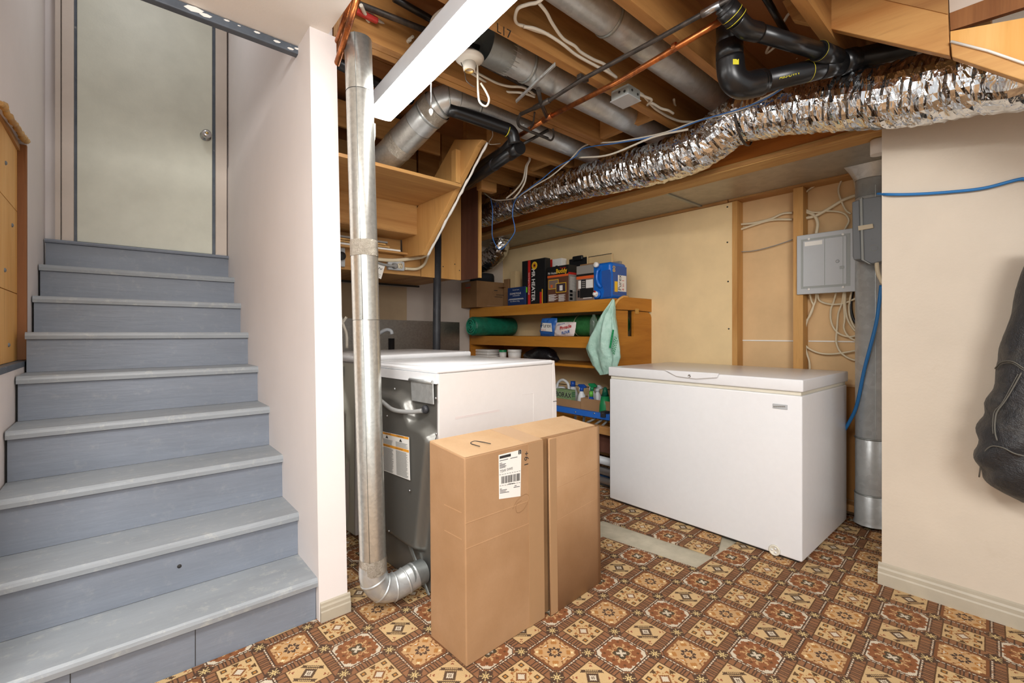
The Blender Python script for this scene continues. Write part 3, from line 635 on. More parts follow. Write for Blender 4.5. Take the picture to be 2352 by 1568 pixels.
for k in range(26):
    q = 2*math.pi*k/26; c_, s_ = math.cos(q), math.sin(q)
    MB().box((1.275, 1.545+c_*.0765-.001, 2.352+s_*.0765-.001), (1.325, 1.545+c_*.0765+.001, 2.352+s_*.0765+.001)).build('crimp', 'galvanized', D1)
round_duct('round_duct', .9, 2.60, 1.155, 2.415, .073, 'galvanized duct nearest the black drain pipes', [1.52])
D3 = round_duct('round_duct', 1.36, 2.60, 2.0, 2.345, .064, 'galvanized duct leaving the elbow behind the strip light', [1.46])
el = [np.array(q) for q in ((1.37, 2.0, 2.345), (1.325, 2.01, 2.345), (1.285, 2.05, 2.335), (1.258, 2.12, 2.300), (1.215, 2.30, 2.215), (1.165, 2.52, 2.125), (1.13, 2.70, 2.13))]
elc = catmull(el, 7)
MB().tube(elc[:26], [.0645+.018*min(1, i/22) for i in range(26)], 32, cap=False).build('elbow', 'galvanized', D3)
MB().tube(elc[25:], .084, 32, cap=False).build('lower_pipe', 'vent_metal', D3)
for i, r_ in ((4, .068), (9, .073), (15, .079), (22, .085)):
    t = elc[i+1]-elc[i-1]; MB().lathe([(r_-.003, -.005), (r_+.001, -.002), (r_+.001, .002), (r_-.003, .005)], elc[i], t, 32, cap=False).build('elbow_bead', 'galvanized_dark', D3)
for i, a in ((20, .03), (30, .03)):
    t = elc[min(i+1, len(elc)-1)]-elc[i-1]; m = MB()
    m.lathe([(.084+rng.uniform(.001, .004), -.03+.012*j) for j in range(6)], elc[i], t, 20, cap=False).build('tape_wrap', 'foil_tape', D3)
# galvanized strap across the open duct
sp = [PZ(1276, 150, 2.27), PZ(1185, 236, 2.27)]
tag(MB().fbox(sp[0], (sp[1]-sp[0]), np.array([.012, .008, 0]), EZ, (0, -.6, 0), (1, .6, .012)).build('metal_strut', 'galvanized', bevel=.002), 'short galvanized metal strut below the open duct', 'strut')

# ------------------------------------------------------------------ insulated foil ducts
def foil_tube(path, r, step, name, label, ribs=.014, seed=1, r2=None):
    R_ = np.random.RandomState(seed); pts = catmull(path, 12)
    d = np.cumsum([0]+[np.linalg.norm(b-a) for a, b in zip(pts[:-1], pts[1:])]); n = int(d[-1]/step)
    P = np.array(pts); Q = np.stack([np.interp(np.linspace(0, d[-1], n), d, P[:, i]) for i in range(3)], 1)
    K = 30; ring = R_.uniform(-1, 1, n); slow = np.interp(np.arange(n), np.arange(0, n+40, 20), R_.uniform(-1, 1, len(np.arange(0, n+40, 20))))
    cells = R_.uniform(-1, 1, (n, K)); cells = (cells+np.roll(cells, 1, 1)*.8+np.roll(cells, 1, 0)*.4)/2.2
    T = np.gradient(Q, axis=0); T /= np.linalg.norm(T, axis=1)[:, None]
    vs = []; nrm = np.array([0, 0, 1.])
    for i in range(n):
        nrm = nrm-T[i]*(nrm@T[i]); nrm /= np.linalg.norm(nrm); bn = np.cross(T[i], nrm)
        for k in range(K):
            a = 2*math.pi*k/K; rr = (r+((r2 or r)-r)*min(1, i/n*1.5))*(1+ribs*ring[i]+.05*slow[i]+.066*cells[i, k])
            vs.append(Q[i]+rr*(math.cos(a)*nrm+math.sin(a)*bn))
    fs = [(i*K+k, i*K+(k+1) % K, (i+1)*K+(k+1) % K, (i+1)*K+k) for i in range(n-1) for k in range(K)]
    m = MB().add(vs, fs, False); o = m.build(name, 'foil'); return tag(o, label, 'duct')
cen = [(1085, 500), (1130, 484), (1200, 460), (1300, 428), (1400, 402), (1500, 378), (1600, 343), (1690, 280), (1740, 265), (1800, 253), (1900, 238), (2000, 226), (2100, 210), (2200, 190), (2300, 168), (2420, 140)]
fp = [PX(u, v, 2.36 if u < 1900 else 2.36-.10*(u-1900)/500) for u, v in cen]+[np.array([2.25, -.45, 2.12]), np.array([2.24, -1.0, 2.14])]
foil_tube(fp, .103, .0125, 'foil_duct', 'large crinkled silver insulated duct running under the joists', seed=3, r2=.121)
for (u, v), nm in (((1708, 283), 0), ((1200, 458), 1)):
    c = PX(u, v, 2.36); MB_ = MB().lathe([(.112, -.006), (.115, 0), (.112, .006)], c, (.05, -1, .1 if nm == 0 else 0), 30, cap=False)
    tag(MB_.build('hanger_strap', 'dark_pipe'), ('perforated strap around the silver duct near the black pipe elbow', 'perforated strap around the silver duct near the brown board')[nm], 'strap', 'duct hanger straps')
fp2 = [PX(u, v, 2.95) for u, v in [(1150, 545), (1143, 575), (1118, 598), (1085, 612), (1050, 615)]]
foil_tube(fp2, .10, .012, 'foil_duct_branch', 'short silver insulated branch duct above the cardboard box on the shelf', seed=5)

# ------------------------------------------------------------------ black drain pipes
bd_ = thing('drain_pipe', PD(1680, 190, 1.75), 'thick black drain pipe with elbow and wye under the joists', 'pipe')
v0 = PD(1674, 40, 1.74); v1 = PD(1676, 135, 1.745); v2 = PD(1683, 178, 1.75); v3 = PD(1706, 196, 1.76); v4 = PD(1742, 191, 1.78); v5 = PD(1880, 158, 1.83); v6 = PD(1960, 137, 1.86); v7 = PD(2095, 104, 1.87)
MB().tube([v0, v1], .046, 28).build('vertical_pipe', 'abs_black', bd_)
MB().tube(catmull([v1, v2, v3, v4], 8), .050, 28).build('elbow', 'abs_black', bd_)
MB().tube([v4, v5, v6, v7], .041, 28).build('horizontal_pipe', 'abs_black', bd_)
for p, q, r_ in ((PD(1735, 192, 1.776), PD(1750, 189, 1.784), .049), (PD(1882, 157, 1.83), PD(1928, 146, 1.848), .044), (PD(1928, 146, 1.848), PD(1960, 137, 1.86), .047), (PD(1675, 100, 1.743), PD(1676, 142, 1.745), .0485)):
    MB().tube([p, q], r_, 28).build('collar', 'abs_black', bd_)
MB().tube([PD(1853, 164, 1.82), PD(1854, 163.8, 1.8203)], .0418, 28).build('yellow_band', 'yellow_mark', bd_)
p = PD(1690, 142, 1.698); MB().fbox(p, RT, -FW, UP, (-.011, 0, -.010), (.011, .001, .010)).build('pipe_sticker', 'yellow_mark', bd_)
text('ABS-DWV', .022, PD(1790, 182, 1.752), np.array(v5-v4)/np.linalg.norm(v5-v4), (0, 0, 1), 'yellow_mark', bd_)
b2 = thing('drain_branch', PD(1760, 80, 1.7), 'slimmer black drain pipe sloping into the thick one', 'pipe')
w0 = PD(1664, 12, 1.56); w1 = PD(1690, 44, 1.58); w2 = PD(1712, 66, 1.61); w3 = PD(1740, 74, 1.65); w4 = PD(1880, 117, 1.75); w5 = PD(1920, 134, 1.82)
MB().tube([w0, w1], .034, 24).build('upper_pipe', 'abs_black', b2)
MB().tube(catmull([w1, w2, w3], 6), .033, 24).build('elbow', 'abs_black', b2)
MB().tube([w3, w4], .0295, 24).build('sloping_pipe', 'abs_black', b2)
MB().tube([w4, w5], .036, 24).build('wye_hub', 'abs_black', b2)
for p, q, r_ in ((PD(1668, 20, 1.563), PD(1692, 46, 1.58), .037),): MB().tube([p, q], r_, 24).build('collar', 'abs_black', b2)
for (u, v, d_, r_) in ((1681, 33, 1.571, .0375), (1690, 43, 1.578, .0375), (1880, 117, 1.75, .0366)):
    c = PD(u, v, d_); ax = (w1-w0) if u < 1800 else (w5-w4); MB().lathe([(r_, -.001), (r_+.0004, 0), (r_, .001)], c, ax, 24, cap=False).build('yellow_band', 'yellow_mark', b2)
b3 = thing('trap_pipe', PZ(1190, 300, 2.2), 'black drain pipes with a trap fitting in front of the rear joists', 'pipe')
q0 = PD(1030, 250, 2.36); q1 = PD(1140, 288, 2.48); q2 = PD(1174, 303, 2.52); q3 = PD(1182, 330, 2.54); q4 = PD(1160, 352, 2.9); q5 = PD(1075, 415, 3.35)
MB().tube(catmull([q0, q1, q2, q3], 6), .034, 20).build('cross_pipe', 'abs_black', b3)
MB().tube([PD(1182, 345, 2.60), PD(1128, 384, 2.82), PD(1060, 430, 3.1)], .033, 20).build('sloping_pipe', 'abs_black', b3)
MB().tube([PD(1184, 318, 2.55), PD(1158, 345, 2.7), PD(1075, 400, 3.1)], .028, 18).build('sloping_pipe', 'abs_black', b3)
MB().tube([PD(1194, 338, 2.56), PD(1170, 354, 2.66)], .039, 20).build('cleanout', 'abs_black', b3)
MB().tube([PD(1139, 376, 2.78), PD(1133, 380, 2.80)], .0365, 20).build('clamp', 'worn_black', b3)
MB().lathe([(.0345, -.002), (.036, 0), (.0345, .002)], PD(1165, 299, 2.51), q2-q1, 20, cap=False).build('yellow_band', 'yellow_mark', b3)
sk = PD(1000, 700, 3.62); sk2 = PD(1006, 545, 3.62)
tag(MB().tube([np.array([sk[0], sk[1], .02]), np.array([sk2[0], sk2[1], 2.2])], .0305, 20).build('stack_pipe', 'worn_black'), 'scuffed vertical black stack pipe behind the washer', 'pipe')
tag(MB().tube([PZ(730+1020, 0-20, 2.40), PZ(1808, 80, 2.40)], .013, 12).build('small_drain_pipe', 'abs_black'), 'thin black pipe between subfloor and sloping drain', 'pipe')
tag(MB().tube([PD(1810, 78, 2.2), PD(1865, 55, 2.25)], .013, 12).build('water_pipe_stub', 'dark_pipe'), 'short dark pipe stub behind the sloping drain', 'pipe')

# ------------------------------------------------------------------ supply pipes
cu = thing('copper_pipe', PZ(1400, 200, 2.24), 'bright copper water pipe crossing below the joists', 'pipe')
cpts = [PZ(1100, 378, 2.26), PZ(1160, 335, 2.25), PZ(1190, 313, 2.25), PZ(1262, 268, 2.25), PZ(1420, 188, 2.25), PZ(1662, 45, 2.25)]
MB().tube([cpts[0], cpts[1], cpts[2]], .012, 14).build('painted_run', 'red_copper', cu)
MB().tube(cpts[2:4], .0125, 14).build('pipe_run', 'copper', cu); MB().tube(cpts[3:], .0125, 14).build('pipe_run', 'copper', cu)
MB().tube([PZ(1248, 277, 2.25), PZ(1268, 264, 2.25)], .0155, 14).build('coupling', 'copper', cu)
p = PZ(1550, 107, 2.25); MB().lathe([(.0145, -.008), (.0155, 0), (.0145, .008)], p, cpts[5]-cpts[3], 16, cap=False).build('pipe_strap', 'copper', cu)
dp = thing('iron_pipe', PZ(1400, 150, 2.25), 'dark water pipe running beside the copper pipe', 'pipe')
dpt = [PZ(1196, 262, 2.26), PZ(1250, 238, 2.26), PZ(1334, 184, 2.26), PZ(1500, 95, 2.26), PZ(1690, -10, 2.26)]
MB().tube(dpt, .0095, 12).build('pipe_run', 'dark_pipe', dp)
MB().tube([PZ(1236, 205, 2.27), PZ(1242, 235, 2.26), PZ(1256, 268, 2.25)], .010, 12).build('drop_leg', 'dark_pipe', dp)
MB().tube([PZ(1227, 248, 2.26), PZ(1262, 230, 2.26)], .013, 12).build('tee', 'dark_pipe', dp)
MB().tube([PZ(1612, 33, 2.26), PZ(1655, 10, 2.26)], .0135, 12).build('coupling', 'alu', dp)
MB().tube([PZ(1196, 262, 2.26), PZ(1190, 275, 2.25), PZ(1192, 288, 2.24), PZ(1205, 296, 2.24), PZ(1258, 318, 2.24)], .0085, 12, spline=5).build('return_leg', 'dark_pipe', dp)
for (u, v) in ((1333, 182), (1344, 188)):
    MB().fbox(PZ(u, v, 2.263), EX, EY, EZ, (-.012, -.012, 0), (.012, .012, .02)).build('pipe_clip', 'dark_pipe', dp, bevel=.002)
d2_ = [PD(1135, 370, 2.75), PD(1175, 345, 2.70), PD(1260, 298, 2.62)]
tag(MB().tube(d2_, .009, 12).build('branch_pipe', 'dark_pipe'), 'thin dark pipe sloping down beside the rear drain', 'pipe')
cl = [PZ(1270, 297, 2.26), PZ(1272, 312, 2.26), PZ(1266, 322, 2.25), PZ(1255, 318, 2.25)]
tag(MB().tube(catmull(cl, 5), .006, 8).build('hanger_loop', 'dark_pipe'), 'black strap loop holding the pipe end below the joist', 'strap')
ch_ = [PZ(1228, 258, 2.275), PZ(1224, 285, 2.25), PZ(1216, 298, 2.245)]
tag(MB().tube(catmull(ch_, 6), [.0055, .004]*7, 6).build('hanger_chain', 'dark_pipe'), 'perforated hanger strip beside the pipe tee', 'strap')
# pipes at the top of the white post
for i, (pp, r_, mt, lb) in enumerate((([(822, -6), (773, 148)], .011, 'copper', 'copper pipe rising past the top of the white wall end'), ([(806, -6), (770, 110)], .010, 'copper', 'second copper pipe tucked against the white ceiling edge'))):
    tag(MB().tube([PD(pp[0][0], pp[0][1], 1.62+.02*i), PD(pp[1][0], pp[1][1], 1.80+.02*i)], r_, 12).build('riser_pipe', mt), lb, 'pipe')
tag(MB().tube([PZ(825, 10, 2.38), PZ(965, 65, 2.38), PZ(1100, 110, 2.38)], .012, 10).build('rear_pipe', 'dark_pipe'), 'dark pipe between joists behind the strip light', 'pipe')
tag(MB().tube([PZ(905, -4, 2.44), PZ(1000, 50, 2.44), PZ(1240, 185, 2.44)], .014, 10).build('rear_pipe', 'abs_black'), 'black pipe between joists above the strip light', 'pipe')
tag(MB().tube([PZ(772, 143, 2.36), PZ(945, 230, 2.36)], .026, 14).build('rear_pipe', 'abs_black'), 'thick black pipe behind the top of the vent pipe', 'pipe')
tag(MB().tube([PZ(1095, 140, 2.38), PZ(1240, 215, 2.38)], .011, 10).build('rear_pipe', 'dark_pipe'), 'dark pipe between joists behind the bulb socket', 'pipe')
tag(MB().fbox(PZ(840, 36, 2.36), EX, EY, EZ, (-.05, -.01, -.01), (.05, .01, .012)).build('red_clamp', 'red_plastic', bevel=.006), 'red plastic clamp wedged between pipes at the ceiling', 'clamp')

# junction box with cables
jb0 = PZ(1437, 215, 2.27)
jb = thing('junction_box', jb0, 'square grey metal junction box on the joist', 'electrical box')
MB().box(jb0+np.array([-.05, -.05, -.035]), jb0+np.array([.05, .05, .014])).build('box_body', 'panel_trim', jb, bevel=.006)
MB().box(jb0+np.array([-.053, -.053, -.039]), jb0+np.array([.053, .053, -.0355])).build('cover_plate', 'panel_grey', jb, bevel=.006)
for q in ((-.02, -.051, -.01), (.025, -.051, -.015), (-.051, .0, -.01), (-.051, -.03, -.018)):
    MB().lathe([(0, -.001), (.006, -.001), (.006, .001)], jb0+np.array(q), (0, 1, 0) if abs(q[1]) > .05 else (1, 0, 0), 10).build('knockout', 'dark_line', jb)

# ------------------------------------------------------------------ cables
def cable(pts, r, mat, label, group='white cables', name='cable', sp=8, n=7):
    return tag(MB().tube(pts, r, n, spline=sp).build(name, mat), label, 'cable', group)
def Z(pts, z): return [PZ(u, v, z) for u, v in pts]
W = 'cable_white'
cable(Z(c5([(150, 20), (230, 120), (290, 230), (390, 370), (500, 440), (560, 500), (680, 570), (790, 620), (840, 690), (900, 740)]), 2.33), .0065, W, 'white cable winding from top centre to the junction box')
cable(Z(c5([(10, 255), (120, 275), (240, 330), (380, 420), (520, 530), (700, 630), (800, 680), (905, 745)]), 2.32), .0065, W, 'white cable stapled along the joist toward the junction box')
cable(Z(c4([(2080, -60), (1990, 20), (1900, 40), (1800, 80), (1770, 170), (1790, 230), (1850, 250), (1960, 290), (2091, 330)]), 2.33), .0065, W, 'white cable looping beside the end of the strip light')
cable(Z(c5([(1075, 880), (1140, 900), (1200, 960), (1260, 1030), (1330, 1080), (1420, 1130), (1520, 1165), (1640, 1170)]), 2.30), .0065, W, 'white cable leaving the junction box toward the silver duct')
cable(Z(c5([(1080, 890), (1180, 930), (1240, 960), (1200, 1010), (1240, 990), (1330, 1040), (1400, 1060), (1450, 1090)]), 2.29), .0065, W, 'knotted white cable right of the junction box')
cable(Z(c5([(1455, 955), (1470, 1020), (1530, 1100), (1610, 1150)]), 2.40), .0065, W, 'white cable dropping in the bay above the silver duct')
cable(Z(c4([(290, 50), (330, 140), (390, 250), (520, 350), (640, 440), (700, 500), (780, 515), (850, 470)]), 2.36), .0075, W, 'white cable sagging from top left to the strip light')
cable(Z(c4([(330, 60), (420, 170), (560, 270), (700, 370), (800, 400), (880, 410)]), 2.38), .007, W, 'white cable crossing above the sagging one at the ceiling')
cable(Z(c4([(590, 340), (640, 430), (720, 460), (760, 420), (730, 400), (790, 350)]), 2.36), .006, W, 'white cable stub curled left of the strip light')
cable(Z(c4([(1190, 60), (1090, 90), (1000, 160), (960, 240), (930, 350), (860, 440), (760, 470), (720, 430), (760, 380)]), 2.35), .008, W, 'white cable looping into the back of the strip light')
dd = dh+.02
cable([PD(*p, dd) for p in c4([(1405, 620), (1410, 720), (1415, 880), (1430, 980), (1490, 1020), (1520, 960), (1490, 880), (1440, 800)])], .0045, W, 'white cable loop hanging below the bulb socket')
cable(Z(c4([(1330, 690), (1440, 760), (1560, 840), (1680, 880), (1830, 890), (1960, 930)]), 2.33), .006, W, 'white cable running right from under the bulb socket')
cable(Z(c4([(1370, 680), (1480, 740), (1600, 800), (1720, 830), (1850, 840), (1960, 910)]), 2.34), .006, W, 'second white cable stapled right of the bulb socket')
vx = lambda pts: [PD(u, v, 2.225) for u, v in pts]
cable(vx(c4([(420, 1190), (420, 1300), (400, 1420), (375, 1530), (370, 1600)])+[(851, 410), (849, 440), (850, 470), (852, 520), (848, 560)]), .0045, W, 'white power cord hanging from the strip light end')
cable([PD(*p, 2.75) for p in e4([(345, -20), (350, 60), (310, 130), (330, 155), (440, 145)])], .0025, W, 'thin white wire dangling beside the black drain')
for k, dx in enumerate((0, 14)):
    cable([PX(u, v, 2.15) for u, v in e4([(740+dx, 55), (745+dx, 200), (765+dx*.5, 320), (725+dx, 400), (690+dx*2, 560), (600+dx*4, 680), (505+dx*6, 760)])], .006, W, ('left', 'right')[k]+' one of two white cables hanging behind the silver duct')
bz = lambda pts, x=2.235: [PX(u, v, x) for u, v in pts]
cable(bz(e4([(250, 700), (380, 780), (600, 760), (700, 700), (860, 600), (1010, 510), (1200, 350)])+[(1346, 333), (1420, 325), (1520, 306), (1600, 278), (1700, 252), (1760, 222), (1800, 202)]), .0045, W, 'white cable strung along the front of the silver duct')
cable(bz([(1330, 362), (1400, 355), (1500, 315), (1580, 297)], 2.2), .0055, W, 'white cable crossing in front of the joist ends')
cable(bz(e4([(330, 760), (350, 900), (345, 1080), (350, 1200), (400, 1310), (450, 1335), (520, 1260), (590, 1160), (600, 1090), (575, 950), (590, 820), (640, 740), (760, 650), (900, 550), (1060, 420), (1270, 300)])+[(1342, 340), (1420, 328), (1520, 309), (1610, 276), (1700, 250), (1760, 226), (1802, 200)], 2.23), .0035, 'blue_wire', 'thin blue cable drooping from the silver duct', 'blue cables')
cable(Z([(1790, 100), (1760, 120), (1800, 50), (1815, 30), (1840, 20)], 2.45), .006, W, 'white cable behind the sloping black drain')
cable([PD(u, v, 2.3) for u, v in c6([(870, 200), (800, 250), (740, 320), (715, 420)])], .006, W, 'white cable behind the wooden stringer', sp=6)
for k, (a, b) in enumerate((((2075, 112), (1880, 200)), ((2090, 118), (1950, 190)))):
    cable([PX(a[0], a[1], 2.50), PX((a[0]+b[0])/2, (a[1]+b[1])/2+3, 2.48), PX(b[0], b[1], 2.46)], .006, W, ('lower', 'upper')[k]+' white cable rising behind the silver duct at right')
# cables around the breaker panel
xw = 3.385
def wc(pts, label, r=.0055, mat='cable_cream', x=None, xs=None):
    px = w7(pts); xs = xs or [x or xw]*len(px); return cable([PX(u, v, q) for (u, v), q in zip(px, xs)], r, mat, label, 'cables at the breaker panel', sp=7)
wc([(115, 585), (260, 570), (380, 540), (460, 505), (535, 497)], 'upper cream cable entering the left stud', .008)
wc([(118, 632), (240, 590), (380, 550), (535, 545)], 'lower cream cable entering the left stud', .008)
wc([(600, 485), (680, 510), (715, 570), (705, 650)], 'thick cream cable dropping into the top of the breaker panel', .010, xs=[xw, xw, xw-.02, xw-.05])
wc([(605, 540), (700, 520), (800, 465), (900, 405), (1000, 368)], 'cream cable rising right to the grey disconnect box', .010)
wc([(715, 290), (640, 340), (600, 400), (610, 460), (690, 495), (800, 485), (900, 500), (940, 550), (920, 600), (895, 640)], 'cream cable making a wide loop above the breaker panel', .0055)
wc([(890, 255), (865, 330), (885, 410), (920, 480), (955, 505)], 'cream cable hanging left of the round floor duct', .0055)
wc([(975, 235), (985, 290), (998, 355)], 'short cream cable beside the top of the floor duct', .006)
wc([(135, 780), (260, 770), (400, 735), (535, 690)], 'thin grey wire drooping between the studs', .003, 'grey_cord')
bot = [
 ([(658, 1080), (670, 1130), (685, 1170), (660, 1240), (615, 1300), (610, 1380), (620, 1440), (660, 1480), (740, 1510), (850, 1512), (1015, 1485)], 'cream cable sweeping from panel bottom left toward the duct'),
 ([(705, 1078), (700, 1130), (680, 1180), (650, 1250), (630, 1310), (620, 1400), (635, 1500), (655, 1568), (660, 1640)], 'cream cable falling straight to the freezer from the panel'),
 ([(715, 1080), (730, 1130), (800, 1155), (900, 1150), (1010, 1105)], 'cream cable bowing right just below the panel'),
 ([(850, 1068), (830, 1140), (810, 1200), (815, 1290), (860, 1360), (940, 1390), (1015, 1375)], 'cream cable bending right below the panel middle'),
 ([(903, 1066), (890, 1150), (865, 1220), (855, 1330), (850, 1430), (880, 1500), (940, 1545), (1015, 1568)], 'cream cable in the long loop right of the panel middle'),
 ([(908, 1066), (905, 1160), (910, 1260), (905, 1330), (940, 1390), (1015, 1430)], 'cream cable dropping from panel bottom right'),
 ([(915, 1066), (915, 1170), (930, 1260), (970, 1330), (1015, 1372)], 'cream cable next to the rightmost one under the panel'),
 ([(960, 1064), (945, 1150), (945, 1230), (975, 1310), (1015, 1350)], 'rightmost cream cable under the breaker panel')]
for pts, lb in bot: wc(pts, lb, .0058, xs=[3.35]+[xw-.004]*(len(pts)-1))
wc([(967, 1064), (955, 1160), (965, 1240), (990, 1290), (1015, 1312)], 'single black cable under the breaker panel', .008, 'black_plastic')
wc([(1140, 845), (1150, 930), (1185, 1005)], 'cream cable leaving the bottom of the disconnect box', .010, x=3.1)
cable([PX(2024, 655, 3.17), PX(2019, 700, 3.17), PX(2012, 745, 3.17), PX(1998, 800, 3.17), PX(1985, 850, 3.18), PX(1968, 930, 3.2), PX(1950, 970, 3.22), PX(1925, 1010, 3.25)], .009, 'blue_cable', 'thick blue cable hanging down beside the floor duct', 'blue cables')
cable([PX(2016, 445, 2.60), PX(2040, 446.5, 2.552), PX(2100, 446, 2.552), PX(2180, 441, 2.552), PX(2260, 432, 2.552), PX(2340, 412, 2.552), PX(2420, 398, 2.552), np.array([2.552, -.6, 1.75]), np.array([2.552, -1.5, 1.8])], .0062, 'blue_cable', 'blue cable stretched across the right wall', 'blue cables')

# ------------------------------------------------------------------ breaker panel
pa = PX(1830, 542, 3.30); pb = PX(1970, 668, 3.30)
y0_, y1_, z0_, z1_ = pb[1], pa[1], pb[2]-.002, pa[2]
ep = thing('breaker_panel', (3.31, (y0_+y1_)/2, z0_), 'light grey electrical breaker panel mounted between the studs', 'electrical panel')
MB().box((3.315, y0_+.02, z0_+.02), (3.40, .984, z1_-.02)).build('back_box', 'panel_trim', ep)
MB().box((3.298, y0_, z0_), (3.314, y1_, z1_)).build('cover', 'panel_grey', ep, bevel=.004)
iy0, iy1, iz0, iz1 = y0_+.035, y1_-.025, z0_+.035, z1_-.028
MB().box((3.2965, iy0, iz0), (3.2985, iy1, iz1)).build('recess', 'panel_trim', ep)
MB().box((3.2935, iy0+.018, iz0+.012), (3.2985, iy1-.012, iz1-.012)).build('door', 'panel_grey', ep, bevel=.003)
ym = iy0+(iy1-iy0)*.50
MB().box((3.2925, ym-.0018, iz0+.014), (3.2937, ym+.0018, iz1-.014)).build('door_crease', 'panel_trim', ep)
MB().box((3.2925, iy0+.034, iz0+.014), (3.2937, iy0+.037, iz1-.014)).build('door_crease', 'panel_trim', ep)
MB().box((3.2925, ym+.012, iz1-.046), (3.2937, iy1-.022, iz1-.020)).build('label_strip', 'paper', ep)
for (u, v) in w7([(652, 686), (898, 652), (652, 1048), (900, 1033)]):
    MB().lathe([(.008, 0), (.007, -.004), (0, -.005)], PX(u, v, 3.298), (1, 0, 0), 12).build('screw', 'cap_white', ep)
p = PX(*w7([(858, 846)])[0], 3.2935); MB().lathe([(.010, 0), (.008, -.004), (0, -.005)], p, (1, 0, 0), 14).build('button', 'panel_grey', ep)
p = PX(*w7([(890, 890)])[0], 3.2935); MB().box(p+np.array([-.003, -.011, -.008]), p+np.array([.0, .011, .008])).build('latch', 'panel_trim', ep, bevel=.002)
# disconnect box
db = thing('disconnect_box', (3.1, .6, 1.52), 'dark grey switch box with clasp in front of the floor duct', 'electrical box')
xf = 3.10
def DB(u, v, x=xf): return PX(u, v, x)
cv = [DB(*p) for p in w7([(962, 420), (1018, 402), (1030, 832), (975, 838), (966, 810)])]
MB().prism(cv, (.10, 0, 0)).build('cover', 'box_grey', db, bevel=.005, fix=True)
bo = [DB(*p, xf-.012) for p in w7([(1032, 395), (1180, 372), (1186, 845), (1100, 866), (1040, 838)])]
MB().prism(bo, (.10, 0, 0)).build('body', 'box_grey', db, bevel=.005, fix=True)
rg = [DB(*p, xf-.02) for p in w7([(1018, 400), (1036, 385), (1048, 835), (1100, 866), (1085, 866), (1030, 836)])]
MB().prism(rg, (.05, 0, 0)).build('flange', 'panel_trim', db, fix=True)
lp = [DB(*p, xf-.022) for p in w7([(1005, 592), (1112, 575), (1117, 606), (1008, 625)])]
MB().prism(lp, (.008, 0, 0)).build('clasp', 'cable_cream', db, bevel=.002, fix=True)
for (u, v), r_ in zip(w7([(1107, 480), (1107, 688), (1122, 750)]), (.004, .004, .018)):
    MB().lathe([(r_*.86, .0), (r_*.9, -.0015), (r_, -.0015), (r_, .001)], DB(u, v, xf-.012), (1, 0, 0), 16, cap=False).build('knockout', 'panel_trim', db)

# ------------------------------------------------------------------ round floor duct at right with boot
rd = thing('floor_duct', (3.27, .637, .02), 'vertical round galvanized duct in the corner right of the freezer', 'duct')
cxr, cyr, rr_ = 3.265, .634, .0715
segs = [(.03, .20), (.20, .52), (.52, 1.9), (1.9, 2.0)]
for i, (a, b) in enumerate(segs):
    r1 = rr_+(.004 if i == 0 else 0)
    MB().lathe([(r1+(.006 if i == 0 else 0), 0), (r1, .02 if i == 0 else .0), (r1, b-a-.004), (r1-.003, b-a)], (cxr, cyr, a), (0, 0, 1), 40, cap=False).build('duct_section', 'duct_light', rd)
for z in (.20, .52):
    MB().lathe([(rr_, -.006), (rr_+.005, -.002), (rr_+.005, .002), (rr_, .006)], (cxr, cyr, z), (0, 0, 1), 40, cap=False).build('duct_bead', 'galvanized_dark', rd)
for yy in (.01, -.035): MB().box((cxr-rr_-.001+abs(yy)*.25, cyr+yy, .52), (cxr-rr_+.003+abs(yy)*.25, cyr+yy+.0025, 1.95)).build('seam', 'galvanized_dark', rd)
# square-to-round boot
K = 40; sq = []
for k in range(K):
    a = 2*math.pi*k/K; c_, s_ = math.cos(a), math.sin(a); q = .105/max(abs(c_), abs(s_)); sq.append((cxr+c_*q*.9-.005, cyr+s_*q, 2.074))
rnd = [(cxr+math.cos(2*math.pi*k/K)*rr_, cyr+math.sin(2*math.pi*k/K)*rr_, 2.0) for k in range(K)]
MB().add(rnd+sq, [(k, (k+1) % K, K+(k+1) % K, K+k) for k in range(K)], True).build('boot', 'duct_light', rd)

# ------------------------------------------------------------------ chest freezer
fz = thing('chest_freezer', (2.86, 1.305, 0), 'white chest freezer with closed lid against the far wall', 'freezer')
fx0, fx1, fy0, fy1 = 2.472, 3.245, .742, 1.872
MB().rbox((0, 0, 0), EX, EY, EZ, (fx0, fy0, .022), (fx1, fy1, .818), .008, 3).build('cabinet', 'white_enamel', fz)
MB().box((fx0+.02, fy0+.02, .009), (fx1-.02, fy1-.02, .0215)).build('plinth', 'dark_line', fz)
MB().box((fx0+.006, fy0+.006, .8185), (fx1-.006, fy1-.006, .8365)).build('gasket', 'gasket', fz, bevel=.003)
ld = MB().rbox((0, 0, 0), EX, EY, EZ, (fx0-.006, fy0-.006, .837), (fx1+.004, fy1+.006, .897), .007, 3).build('lid', 'white_enamel', fz)
hl = [PX(u, v, fx0-.006) for u, v in [(1527, 849), (1653, 857), (1649, 867), (1600, 870), (1555, 864)]]
MB().prism(hl, (-.012, 0, 0)).build('handle', 'white_enamel', ld, bevel=.004, fix=True)
MB().lathe([(.008, 0), (.008, -.004), (.005, -.004), (.005, -.001), (0, -.001)], PX(1584, 863, fx0-.018), (1, 0, 0), 18).build('lock', 'chrome', ld)
b_ = PX(1775, 932, fx0); MB().box((fx0-.004, PX(1809, 932, fx0)[1], PX(1775, 937, fx0)[2]), (fx0+.002, b_[1], PX(1775, 926, fx0)[2])).build('badge', 'panel_grey', fz, bevel=.002)
for _k in range(6): _p = PX(1779+4.6*_k, 933, fx0); MB().box((fx0-.0046, _p[1]-.0042, _p[2]-.004), (fx0-.0040, _p[1]+.0042, _p[2]+.003)).build('badge_letter', 'print_grey', fz)
